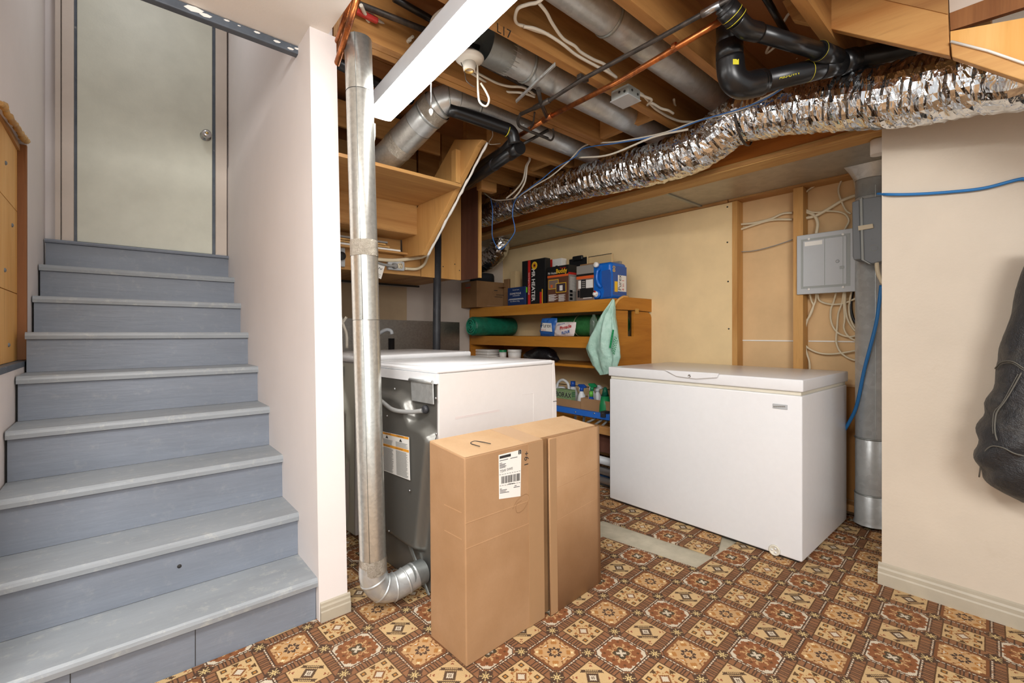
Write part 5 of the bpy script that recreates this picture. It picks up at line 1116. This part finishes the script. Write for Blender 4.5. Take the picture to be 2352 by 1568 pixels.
MB().lathe([(.024, -.010), (.023, -.022), (.013, -.026), (.012, -.042), (0, -.043)], jp(1640, 955), (1, 0, 0), 22).build('spout', 'cap_white', jg)
MB().lathe([(.011, -.02), (.0, -.022)], jp(1622, 905, 2.862), (1, 0, 0), 12).build('button', 'red_print', jg)
MB().tube([jp(1640, 955, 2.84), jp(1560, 925, 2.835)], .006, 8).build('spout_lever', 'cap_white', jg)
JB = (2.875, jy0, jz0, jx1, jy1, jz1)
face(jg, JB, 'jug_label', .12, .12, .97, .90, 'label', side='y'); face(jg, JB, 'white_print', .42, .22, .94, .66, 'label_patch', side='y', lift=.0012); face(jg, JB, 'yellow_print', .22, .20, .40, .48, 'label_patch', side='y', lift=.0012)
ftext(jg, JB, 'Purex', .058, .62, .24, 'ink', side='y', rot=90, lift=.0028, squash=.9); ftext(jg, JB, '4 in 1', .040, .80, .24, 'red_print', side='y', rot=90, lift=.0028); ftext(jg, JB, '80', .05, .26, .72, 'yellow_print', side='y', rot=90, lift=.0016)
# boxes behind the jug
t, B = px_box('foot_pump_box', 'tan box with upside-down lettering behind the blue jug', 1405, 1350, 1409, 581, 3.12, 'cream_card', zt=None)
ftext(t, B, 'FOOT PUMP', .030, .62, .74, 'print_grey', rot=180); ftext(t, B, 'BELLOWS', .026, .88, .60, 'print_grey', rot=180); face(t, B, 'print_grey', .80, .76, .92, .80); face(t, B, 'dark_line', 0, .985, 1, 1.0)
t, B = px_box('open_box', 'open tan box holding black things behind the heater boxes', 1349, 1301, 1352, 586, 3.09, 'cream_card')
face(t, B, 'black_card', .14, .60, .98, .97, 'opening')
pc = PX(1330, 592, 3.08); tag(MB().rbox(pc, EX, EY, EZ, (-.02, -.05, -.022), (.004, .065, .018), .009, 3).build('black_tool', 'black_plastic'), 'black plastic tool in the open tan box', 'tool')
px_box('flat_grey_box', 'flat grey box sticking out right of the blue jug', 1424, 1396, 1429, 599, 3.08, 'grey_card')

# ---- middle shelf
ZM = 1.0925
rl = thing('tarp_roll', (2.95, 3.7, ZM), 'dark green rolled tarp at the left of the middle shelf', 'tarp')
ra = PX(1082, 756, 2.82); rb_ = np.array([3.22, 3.30, ZM+.095])
ra = np.array([2.665, 3.72, ZM+.098]); rb_ = np.array([3.20, 3.70, ZM+.098])
ax_r = (rb_-ra)/np.linalg.norm(rb_-ra); Lr = np.linalg.norm(rb_-ra)
MB().lathe([(.088, 0), (.096, .02), (.094, Lr*.5), (.096, Lr-.02), (.085, Lr)], ra, ax_r, 26).build('roll_body', 'tarp_green', rl)
e_u = np.cross(ax_r, EZ); e_u /= np.linalg.norm(e_u); e_v = np.cross(e_u, ax_r)
spi = [ra-ax_r*.006+(.012+.075*k/48)*(math.cos(k*.40)*e_u+math.sin(k*.40)*e_v) for k in range(49)]
MB().tube(spi, .0065, 6).build('roll_spiral', 'tarp_light', rl)
# green mat rolls behind
mr_ = thing('foam_roll', (3.15, 2.6, ZM), 'grass green rolled mat behind the detergent bag', 'mat')
ma = np.array([3.14, 2.22, ZM+.095]); mb_ = np.array([3.14, 3.05, ZM+.095])
MB().lathe([(.07, 0), (.092, .02), (.094, .4), (.092, .81), (.07, .83)], ma, mb_-ma, 28).build('roll_body', 'mat_green', mr_)
MB().lathe([(.095, -.004), (.097, 0), (.095, .004)], PX(1318, 745, 3.05)*np.array([0, 1, 0])+np.array([3.14, 0, ZM+.095]), EY, 28, cap=False).build('tie_cord', 'cable_cream', mr_)
# detergent bag: soft pillow
def pillow(m, o, e1, e2, e3, w_, h_, t_, nu=16, nv=12, seed=0, wob=.008):
    R2 = np.random.RandomState(seed); N1 = R2.uniform(-1, 1, (nv, nu))
    for sgn in (1, -1):
        vs = []
        for j in range(nv):
            for i in range(nu):
                a = i/(nu-1)*2-1; b = j/(nv-1)*2-1; q = max(0, (1-abs(a)**3)*(1-abs(b)**3))**.5
                edge_ = 0 if i in (0, nu-1) or j in (0, nv-1) else 1
                vs.append(o+e1*(a*w_/2*(1-.04*b*b))+e2*(b*h_/2*(1-.05*a*a))+e3*(sgn*t_/2*q+wob*N1[j, i]*edge_))
        fs = [(j*nu+i, j*nu+i+1, (j+1)*nu+i+1, (j+1)*nu+i) for j in range(nv-1) for i in range(nu-1)]
        if sgn < 0: fs = [f[::-1] for f in fs]
        m.add(vs, fs, True)
    return m
bgc = PX(1262, 750, 2.90); bg = thing('detergent_bag', bgc*np.array([1, 1, 0])+np.array([0, 0, ZM]), 'blue and white laundry detergent bag on the middle shelf', 'bag')
tilt = np.array([0, -.12, 1]); tilt = tilt/np.linalg.norm(tilt)
pillow(MB(), np.array([2.91, bgc[1]+.02, ZM+.082]), np.array([0, -1., 0]), tilt, np.array([-1., 0, 0]), .20, .165, .06, seed=2).build('bag_body', 'bag_blue', bg)
MB().prism([np.array([2.874, *q]) for q in [(bgc[1]+.08, ZM+.05), (bgc[1]-.06, ZM+.04), (bgc[1]-.05, ZM+.115), (bgc[1]+.065, ZM+.12)]], (-.003, 0, 0)).build('label_patch', 'white_print', bg, fix=True)
text('Purex', .056, np.array([2.869, bgc[1]+.072, ZM+.078]), np.array([0, -1., 0]), EZ, 'ink', bg, squash=.9); text('4 in 1', .026, np.array([2.869, bgc[1]+.07, ZM+.05]), np.array([0, -1., 0]), EZ, 'red_print', bg)
pc_ = PX(1298, 755, 2.87); sg = thing('sugar_bag', pc_*np.array([1, 1, 0])+np.array([0, 0, ZM]), 'crumpled pale pink paper bag beside the detergent bag', 'bag')
pillow(MB(), np.array([2.868, pc_[1], ZM+.062]), np.array([0, -1., 0]), np.array([0, -.22, .97]), np.array([-1., 0, 0]), .235, .125, .05, seed=4).build('bag_body', 'bag_pink', sg)
text('Pinnacle', .040, np.array([2.836, pc_[1]+.03, ZM+.055]), np.array([0, -.985, .17]), EZ, 'red_print', sg, bold=.001); text('FLOUR', .030, np.array([2.836, pc_[1]+.01, ZM+.018]), np.array([0, -.985, .17]), EZ, 'bag_blue', sg, bold=.001); text('all purpose', .020, np.array([2.837, pc_[1]+.06, ZM+.092]), np.array([0, -.985, .17]), EZ, 'bag_blue', sg)
pbt = PX(1365, 740, 2.90); tag(MB().lathe([(.033, 0), (.035, .01), (.034, .07), (.031, .085), (.034, .10), (.033, .125), (.024, .15), (.012, .165), (.012, .178), (0, .178)], (2.895, pbt[1], ZM), (0, 0, 1), 20).build('plastic_bottle', 'bottle_plastic'), 'clear empty plastic bottle beside the hanging mint bag', 'bottle')
# hanging mint bag on the shelf corner
hb0 = PX(1410, 690, 2.815); hg_ = thing('hanging_bag', PX(1390, 860, 2.77), 'mint plastic shopping bag hanging from the shelf corner', 'bag')
prof_l = z7([(1462, 45), (1400, 170), (1270, 350), (1150, 600), (1060, 760), (990, 940), (1040, 1080), (1110, 1240), (1240, 1420)])
prof_r = z7([(1500, 60), (1500, 170), (1495, 350), (1530, 560), (1560, 750), (1590, 950), (1600, 1100), (1540, 1300), (1400, 1400)])
rows = []; R3 = np.random.RandomState(9)
for k in range(33):
    f = k/32*(len(prof_l)-1); i = min(int(f), len(prof_l)-2); w_ = f-i
    a = np.array(prof_l[i])*(1-w_)+np.array(prof_l[i+1])*w_; b = np.array(prof_r[i])*(1-w_)+np.array(prof_r[i+1])*w_
    thick = .008+.075*math.sin(min(1, k/32*1.05)*math.pi)**.8 if k < 32 else .004
    row = []
    for q in range(44):
        an = 2*math.pi*q/44; s_ = .5-.5*math.cos(an); fold = 1+(.42*math.sin(7*an+k*.10)+.2*math.sin(13*an-k*.2))*min(1, k/6)
        p = PX(*(a*(1-s_)+b*s_), 2.755); row.append(p+EX*(-math.sin(an)*thick*fold*.6+R3.uniform(-.003, .003)*min(1, k/5)))
    rows.append(row)
vs = [p for r_ in rows for p in r_]
MB().add(vs, [(i*44+k, i*44+(k+1) % 44, (i+1)*44+(k+1) % 44, (i+1)*44+k) for i in range(32) for k in range(44)], True).build('bag_body', 'bag_mint', hg_)
m = MB()
for a, b, h in (((1478, 600), (1418, 930), 16), ((1512, 720), (1452, 1010), 5), ((1532, 740), (1470, 1050), 5), ((1550, 790), (1490, 1060), 4)):
    for q in range(7):
        f0, f1 = q/7, (q+(.97 if h > 10 else .6))/7; A_ = np.array(a)*(1-f0)+np.array(b)*f0; B_ = np.array(a)*(1-f1)+np.array(b)*f1
        m.prism([PX(*z7([w_])[0], 2.696) for w_ in ((A_[0]-h, A_[1]), (A_[0]+h, A_[1]+8), (B_[0]+h, B_[1]+8), (B_[0]-h, B_[1]))], (.002, 0, 0))
m.build('green_print', 'spray_green', hg_, fix=True)['kind'] = 'stuff'
MB().lathe([(.004, 0), (.004, -.03), (.007, -.032), (0, -.034)], PX(1411, 689, 2.835), (1, 0, 0), 10).build('hook_nail', 'dark_pipe', hg_)
# ---- below the middle shelf: trays, tubs and a black bag on a ledge hidden by the machines
ZL = .86
lg = struct(MB().box((2.86, 2.20, ZL-.02), (3.30, 3.95, ZL)).build('trim_ledge', 'shelf_wood'))
for k in range(3):
    c = PX(1118, 812, 2.98); tag(MB().rbox((c[0], c[1], 0), EX, EY, EZ, (-.08, -.12, ZL+.03*k+.001), (.08, .12, ZL+.03*k+.029), .008, 2).build('white_tray', 'cap_white'), ('bottom', 'middle', 'top')[k]+' white tray of the stack under the middle shelf', 'tray', 'white trays')
for k, (u, r_, hh, mt, lb_) in enumerate(((1155, .04, .09, 'spray_green', 'small tub with dark green lid under the middle shelf'), (1182, .07, .10, 'cap_white', 'wide white plastic tub under the middle shelf'))):
    c = PX(u, 810, 2.96); tbb = thing('plastic_tub', (c[0], c[1], ZL), lb_, 'tub', 'tubs under the middle shelf')
    MB().lathe([(r_*.88, .001), (r_*.97, hh*.75)], (c[0], c[1], ZL), (0, 0, 1), 24).build('tub_body', 'cap_white', tbb); MB().lathe([(r_, hh*.75+.001), (r_*1.03, hh*.8), (r_*1.03, hh*.98), (r_, hh), (0, hh)], (c[0], c[1], ZL), (0, 0, 1), 24).build('tub_lid', mt, tbb)
c = PX(1245, 818, 2.98)
bb = MB(); R4 = np.random.RandomState(3)
vs = []; nu, nv = 30, 14
for j in range(nv):
    for i in range(nu):
        a = 2*math.pi*i/nu; t_ = j/(nv-1); rr = (1+.10*math.sin(3*a+4*t_)+.06*math.sin(7*a-3*t_)+R4.uniform(-.04, .04))*math.sqrt(max(0, 1-t_**2.6))*(.86+.14*min(1, t_*4))
        vs.append(np.array([c[0]+.11*rr*math.cos(a), c[1]+.20*rr*math.sin(a), ZL+.002+.135*t_*(1+.06*math.sin(2*a+1))]))
bb.add(vs, [(j*nu+i, j*nu+(i+1) % nu, (j+1)*nu+(i+1) % nu, (j+1)*nu+i) for j in range(nv-1) for i in range(nu)], True)
tag(bb.build('trash_bag', 'bag_black'), 'stuffed shiny black plastic bag under the middle shelf', 'bag')
ag = PX(1287, 850, 2.94)
bb = MB().lathe([(.05, 0), (.07, .05), (.065, .2), (.03, .26), (0, .27)], (ag[0]+.02, ag[1]+.22, .45), (0, 0, 1), 18); tag(bb.build('black_sack', 'bag_black'), 'black sack hanging behind the dryer front corner', 'bag')

# ---- cleaning products in cardboard trays on the low shelf
ZC = .441
def low_pt(u, v, x=2.90): return PX(u, v, x)
for nm, u0, u1, xx, lb_ in (('cardboard_tray', 1275, 1333, 2.868, 'left cardboard tray of cleaning products on the low shelf'), ('cardboard_tray', 1334, 1400, 2.868, 'right cardboard tray of cleaning products beside the freezer')):
    a = PX(u0, 939, xx); b = PX(u1, 939, xx); zt_ = PX(u0+20, 916, xx)[2]
    t = thing(nm, (xx, (a[1]+b[1])/2, ZC), lb_, 'tray', 'cardboard trays')
    y_a, y_b = b[1], a[1]; zt_ = min(zt_, .60)
    for q in ((xx, y_a, xx+.005, y_b), (xx+.3, y_a, xx+.305, y_b), (xx+.005, y_a, xx+.3, y_a+.005), (xx+.005, y_b-.005, xx+.3, y_b)):
        MB().box((q[0], q[1], ZC+.005), (q[2], q[3], zt_)).build('tray_wall', 'cardboard', t)
    MB().box((xx, y_a, ZC), (xx+.305, y_b, ZC+.0048)).build('tray_base', 'cardboard', t)
ZF = ZC+.0055
def spray(u, v, x, body, head, label, hgt=.24, bprof=None):
    p = PX(u, v, x); z1 = p[2]; hgt = z1-ZF
    t = thing('spray_bottle', (p[0], p[1], ZF), label, 'bottle', 'spray bottles')
    MB().lathe([(.030, 0), (.036, .01), (.036, hgt*.45), (.030, hgt*.62), (.014, hgt*.76), (.013, hgt*.80)], (p[0], p[1], ZF), (0, 0, 1), 20).build('bottle_body', body, t)
    MB().lathe([(.016, hgt*.76), (.017, hgt*.86), (.012, hgt*.88)], (p[0], p[1], ZF), (0, 0, 1), 16).build('collar', head, t)
    zz = ZF+hgt
    hd = MB().prism([(p[0]+a, p[1]+b, zz+c) for a, b, c in ((0, .045, -.012), (0, .04, -.004), (0, -.010, 0), (0, -.04, -.018), (0, -.036, -.03), (0, .01, -.036), (0, .03, -.028))], (.022, 0, 0)).build('spray_head', head, t, bevel=.003, fix=True)
    MB().tube([(p[0]+.011, p[1]+.024, zz-.028), (p[0]+.011, p[1]+.034, zz-.045), (p[0]+.011, p[1]+.036, zz-.065)], .005, 8).build('trigger', 'spray_white', t)
    return t
spray(1336, 882, 2.94, 'spray_white', 'spray_blue', 'white spray bottle with dark blue head on the low shelf')
spray(1360, 880, 2.99, 'spray_white', 'spray_green', 'white spray bottle with green trigger head on the low shelf')
spray(1373, 884, 3.04, 'spray_white', 'spray_white', 'all white spray bottle behind the green headed one')
p = PX(1358, 898, 2.90); t = thing('small_bottle', (p[0], p[1], ZF), 'small blue bottle with lime green cap in the tray', 'bottle'); h_ = p[2]-ZF
MB().lathe([(.022, 0), (.026, .01), (.026, h_*.6), (.016, h_*.78)], (p[0], p[1], ZF), (0, 0, 1), 18).build('bottle_body', 'spray_blue', t); MB().lathe([(.017, h_*.785), (.016, h_), (0, h_)], (p[0], p[1], ZF), (0, 0, 1), 16).build('cap', 'leaf_green', t)
p = PX(1390, 889, 2.90); t = thing('green_bottle', (p[0], p[1], ZF), 'tapered green bottle in the tray touching the freezer', 'bottle'); h_ = p[2]-ZF
MB().lathe([(.048, 0), (.05, .02), (.045, h_*.45), (.030, h_*.72)], (p[0], p[1], ZF), (0, 0, 1), 20).build('bottle_body', 'spray_green', t); MB().lathe([(.029, h_*.725), (.017, h_*.94), (.008, h_), (0, h_)], (p[0], p[1], ZF), (0, 0, 1), 18).build('cap', 'tarp_green', t)
p = PX(1316, 875, 3.10); t = thing('bleach_jug', (p[0], p[1], ZF), 'white bottle with blue screw cap behind the green box', 'bottle'); h_ = p[2]-ZF
MB().lathe([(.045, 0), (.05, .02), (.048, h_*.55), (.024, h_*.80)], (p[0], p[1], ZF), (0, 0, 1), 20).build('bottle_body', 'spray_white', t); MB().lathe([(.024, h_*.805), (.022, h_), (0, h_)], (p[0], p[1], ZF), (0, 0, 1), 18).build('cap', 'spray_blue', t)
p = PX(1293, 872, 3.04); t = thing('handled_jug', (p[0], p[1], ZF), 'white jug with big round handle at the dryer corner', 'jug'); h_ = p[2]-ZF
MB().lathe([(.05, 0), (.055, .02), (.052, h_*.6), (.03, h_*.75), (0, h_*.76)], (p[0], p[1]+.02, ZF), (0, 0, 1), 20).build('jug_body', 'spray_white', t)
MB().tube([(p[0], p[1]+.075, ZF+h_*.66), (p[0], p[1]+.06, ZF+h_*.88), (p[0], p[1], ZF+h_), (p[0], p[1]-.06, ZF+h_*.88), (p[0], p[1]-.075, ZF+h_*.62)], .012, 10, spline=6).build('jug_handle', 'spray_white', t); MB().lathe([(.02, 0), (.02, .03)], (p[0]-.02, p[1]+.10, ZF+h_*.70), (0, 0, 1), 14).build('cap', 'spray_green', t)
t, B = px_box('borax_box', 'green borax box in the tray by the dryer', 1312, 1278, 1322, 896, 2.885, 'borax_green', zb=ZF, group='cleaning products')
ftext(t, B, 'BORAX', .060, -.05, .66, 'white_print', bold=.0015, squash=.9); ftext(t, B, 'BORAX', .060, -.05, .655, 'white_print', bold=.001, squash=.9)
for k in range(3): face(t, B, 'tarp_green', .1, .70+.08*k, .9, .73+.08*k, side='y')
# blue folding ladder leaning in front of the low shelf
fl_ = thing('folding_ladder', PX(1330, 960, 2.70)*np.array([1, 1, 0]), 'blue folding ladder frame between dryer and freezer', 'ladder')
a = PX(1283, 948, 2.72); b = PX(1398, 949, 2.72); a2 = PX(1380, 950, 2.70)
MB().box((2.70, b[1]-.02, PX(1330, 953, 2.71)[2]), (2.74, a[1]+.05, PX(1330, 940, 2.71)[2])).build('rail', 'ladder_blue', fl_, bevel=.004)
for (u, v) in ((1322, 946), (1365, 949)): MB().lathe([(.006, 0), (.006, -.004), (0, -.005)], PX(u, v, 2.70), (1, 0, 0), 10).build('rivet', 'alu', fl_)
MB().box((2.685, PX(1390, 950, 2.69)[1], PX(1380, 957, 2.69)[2]), (2.745, PX(1380, 950, 2.69)[1], PX(1380, 944, 2.69)[2])).build('end_cap', 'worn_black', fl_)
for u0, v0, u1, v1 in ((1322, 954, 1318, 1010), (1342, 954, 1335, 1010)):
    p = PX(u0, v0, 2.73); q = PX(u1, v1, 2.70); MB().tube([p, np.array([2.66, q[1], .02])], .011, 8).build('ladder_leg', 'alu', fl_)
for u0, v0, u1, v1 in ((1372, 958, 1340, 975), (1395, 955, 1360, 980), (1400, 962, 1375, 985)):
    MB().tube([PX(u0, v0, 2.76), PX(u1, v1, 2.72)], .009, 8).build('brace_bar', 'grey_cord', fl_)
# low board and metal oddments between carton and freezer
tag(MB().box((2.60, 1.90, .40), (2.64, 2.6, .455)).build('wood_plank', 'pine_y', bevel=.003), 'short pine plank behind the carton beside the freezer', 'plank')
for k, (z, r_, mt, lb_) in enumerate(((.20, .028, 'pvc_grey', 'upper grey plastic pipe lying behind the carton'), (.125, .026, 'alu', 'middle metal tube lying behind the carton'), (.06, .024, 'alu', 'lower metal tube lying behind the carton'))):
    tag(MB().lathe([(r_, 0), (r_, .5)], (2.62, 1.93+.01*k, z+.01), (0, 1, .0), 18, cap=(k == 0)).build('spare_tube', mt), lb_, 'tube', 'spare tubes')
tb_ = thing('tool_box', (2.72, 2.2, .009), 'dark metal tool box on the floor beside the freezer', 'box')
MB().box((2.67, 1.91, .009), (2.80, 2.2, .10)).build('box_body', 'box_grey', tb_, bevel=.004); MB().box((2.667, 1.91, .075), (2.669, 2.2, .085)).build('box_edge', 'blue_wire', tb_)
tag(MB().box((2.67, 1.91, .25), (2.80, 2.2, .395)).build('dark_crate', 'brown_board', bevel=.004), 'dark crate under the pine plank behind the carton', 'crate')

# ------------------------------------------------------------------ jacket hanging at the right edge
jk = thing('jacket', (2.40, .0, .55), 'black leather jacket hanging on the right wall at the image edge', 'jacket')
def jpx(u, v, x=2.40): return PX(u, v, x)
cen_j = [(2436, 560, 70), (2424, 640, 82), (2408, 720, 88), (2394, 800, 97), (2384, 880, 104), (2370, 945, 110), (2356, 1000, 116), (2354, 1050, 112), (2362, 1095, 100), (2376, 1130, 78), (2392, 1154, 44)]
cj_ = catmull([np.array(q, float) for q in cen_j], 6); vs = []; K = 36; R5 = np.random.RandomState(2)
for i, (u, v, hw) in enumerate(cj_):
    for k in range(K):
        a = 2*math.pi*k/K; wr = 1+.05*math.sin(v*.10+2.2*math.cos(a)+.8*math.sin(3*a))*min(1, max(0, (v-780)/160))+.03*math.sin(v*.045+3*a)+R5.uniform(-.007, .007)
        p = jpx(u+math.cos(a)*hw*wr, v+math.sin(a)*6, 2.42); vs.append(p+EX*(math.sin(a)*hw*wr*.00105))
m = MB().add(vs, [(i*K+k, i*K+(k+1) % K, (i+1)*K+(k+1) % K, (i+1)*K+k) for i in range(len(cj_)-1) for k in range(K)], True)
m.f += [tuple(range(K-1, -1, -1)), tuple((len(cj_)-1)*K+k for k in range(K))]; m.sm += [True, True]
sv = m.build('sleeve', 'leather', jk, fix=True)
pillow(MB(), np.array([2.47, -.28, 1.05]), EY, EZ, EX, .5, 1.0, .14, 14, 18, seed=6, wob=.012).build('torso', 'leather', jk)
def seamline(pts, r_=.0022, lift=.102):
    q = []
    for u, v in [(2150+.319*a, 680+.319*b) for a, b in pts]:
        k = min(cj_, key=lambda c: abs(c[1]-v)); s_ = max(-1, min(1, (u-k[0])/k[2])); x = 2.42-math.sqrt(max(0, 1-s_*s_))*k[2]*.00109-.007
        q.append(PX(u, v, x))
    return MB().tube(q, r_, 6, spline=5)
seamline([(425, 520), (470, 475), (550, 470), (633, 520)]).build('stitching', 'seam_thread', sv); seamline([(430, 530), (475, 487), (550, 483), (633, 535)], .0014).build('stitching', 'seam_thread', sv)
seamline([(615, 550), (560, 650), (500, 750), (440, 830), (425, 900), (425, 980), (440, 1040)], .0024).build('stitching', 'seam_thread', sv); seamline([(590, 560), (480, 760), (420, 830), (408, 920), (410, 990)], .0014).build('stitching', 'seam_thread', sv)
seamline([(310, 1300), (325, 1200), (350, 1120), (400, 1080), (480, 1090), (560, 1130), (633, 1150)], .0024).build('stitching', 'seam_thread', sv)

# ------------------------------------------------------------------ wooden stair stringer at the top right
sg_ = thing('stair_stringer', (2.1, .3, 2.05), 'pine stair stringer and boards hanging in the top right corner', 'stringer')
XS = 2.10
def SP(pts, x=XS): return [PX(u, v, x) for u, v in pts]
MB().prism(SP([(1770, -40), (1795, 0), (1820, 46), (2182, 128), (2177, 30), (2174, -60)]), (.035, 0, 0)).build('stringer_board', 'cedar', sg_, bevel=.003, fix=True)
MB().prism(SP([(1860, -40), (2177, 32), (2176, -60)], XS-.004), (.004, 0, 0)).build('stringer_face', 'pine_y', sg_, fix=True)
MB().prism(SP([(2183, 92), (2900, 322), (2900, 368), (2186, 130)], XS-.01), (.035, 0, 0)).build('lower_rail', 'cedar', sg_, bevel=.003, fix=True)
MB().prism(SP([(2183, 72), (2900, -60), (2900, 324), (2183, 94)], XS+.004), (.03, 0, 0)).build('tread_underside', 'niche_pine', sg_, fix=True)
MB().prism(SP([(2181, 30), (2420, -60), (2900, -90), (2900, -50), (2420, -5), (2183, 70)], XS+.02), (.02, 0, 0)).build('riser_back', 'jamb_wood', sg_, fix=True)
MB().prism(SP([(2178, -60), (2420, -60), (2420, -48), (2181, 30)], XS+.022), (.02, 0, 0)).build('upper_board', 'trim_beige', sg_, fix=True)
MB().tube(SP([(2184, 95), (2270, 117), (2360, 148), (2420, 168)], XS-.014), .004, 6).build('plaster_line', 'paper', sg_)

# ------------------------------------------------------------------ small extras
MB().fbox(d_o, d_e1, d_e2, EZ, (.10, -.0006, .735), (.36, .0, .745)).build('scuff_mark', 'bag_pink', dy)
for a0_, a1_, c0_, c1_ in ((.60, .606, .30, .80), (.11, .112, .35, .66), (.52, .60, .797, .80)):
    MB().fbox(d_o, d_e1, d_e2, EZ, (a0_, -.0012, c0_), (a1_, .0, c1_)).build('side_emboss', 'dryer_enamel', dy)
wbk = PD(1118, 430, 3.3)
tag(MB().rbox(wbk, EX, EY, EZ, (-.07, -.03, -.03), (.07, .03, .035), .003, 1).build('wood_block', 'pine_x'), 'small wood block above the brown board edge', 'block')
wst = PX(2012, 300, 2.66)
tag(MB().lathe([(.03, 0), (.03, .07)], (2.72, .50, 1.965), (0, 0, 1), 16).build('pipe_stub', 'cap_white'), 'white plastic pipe stub behind the right wall edge', 'pipe')
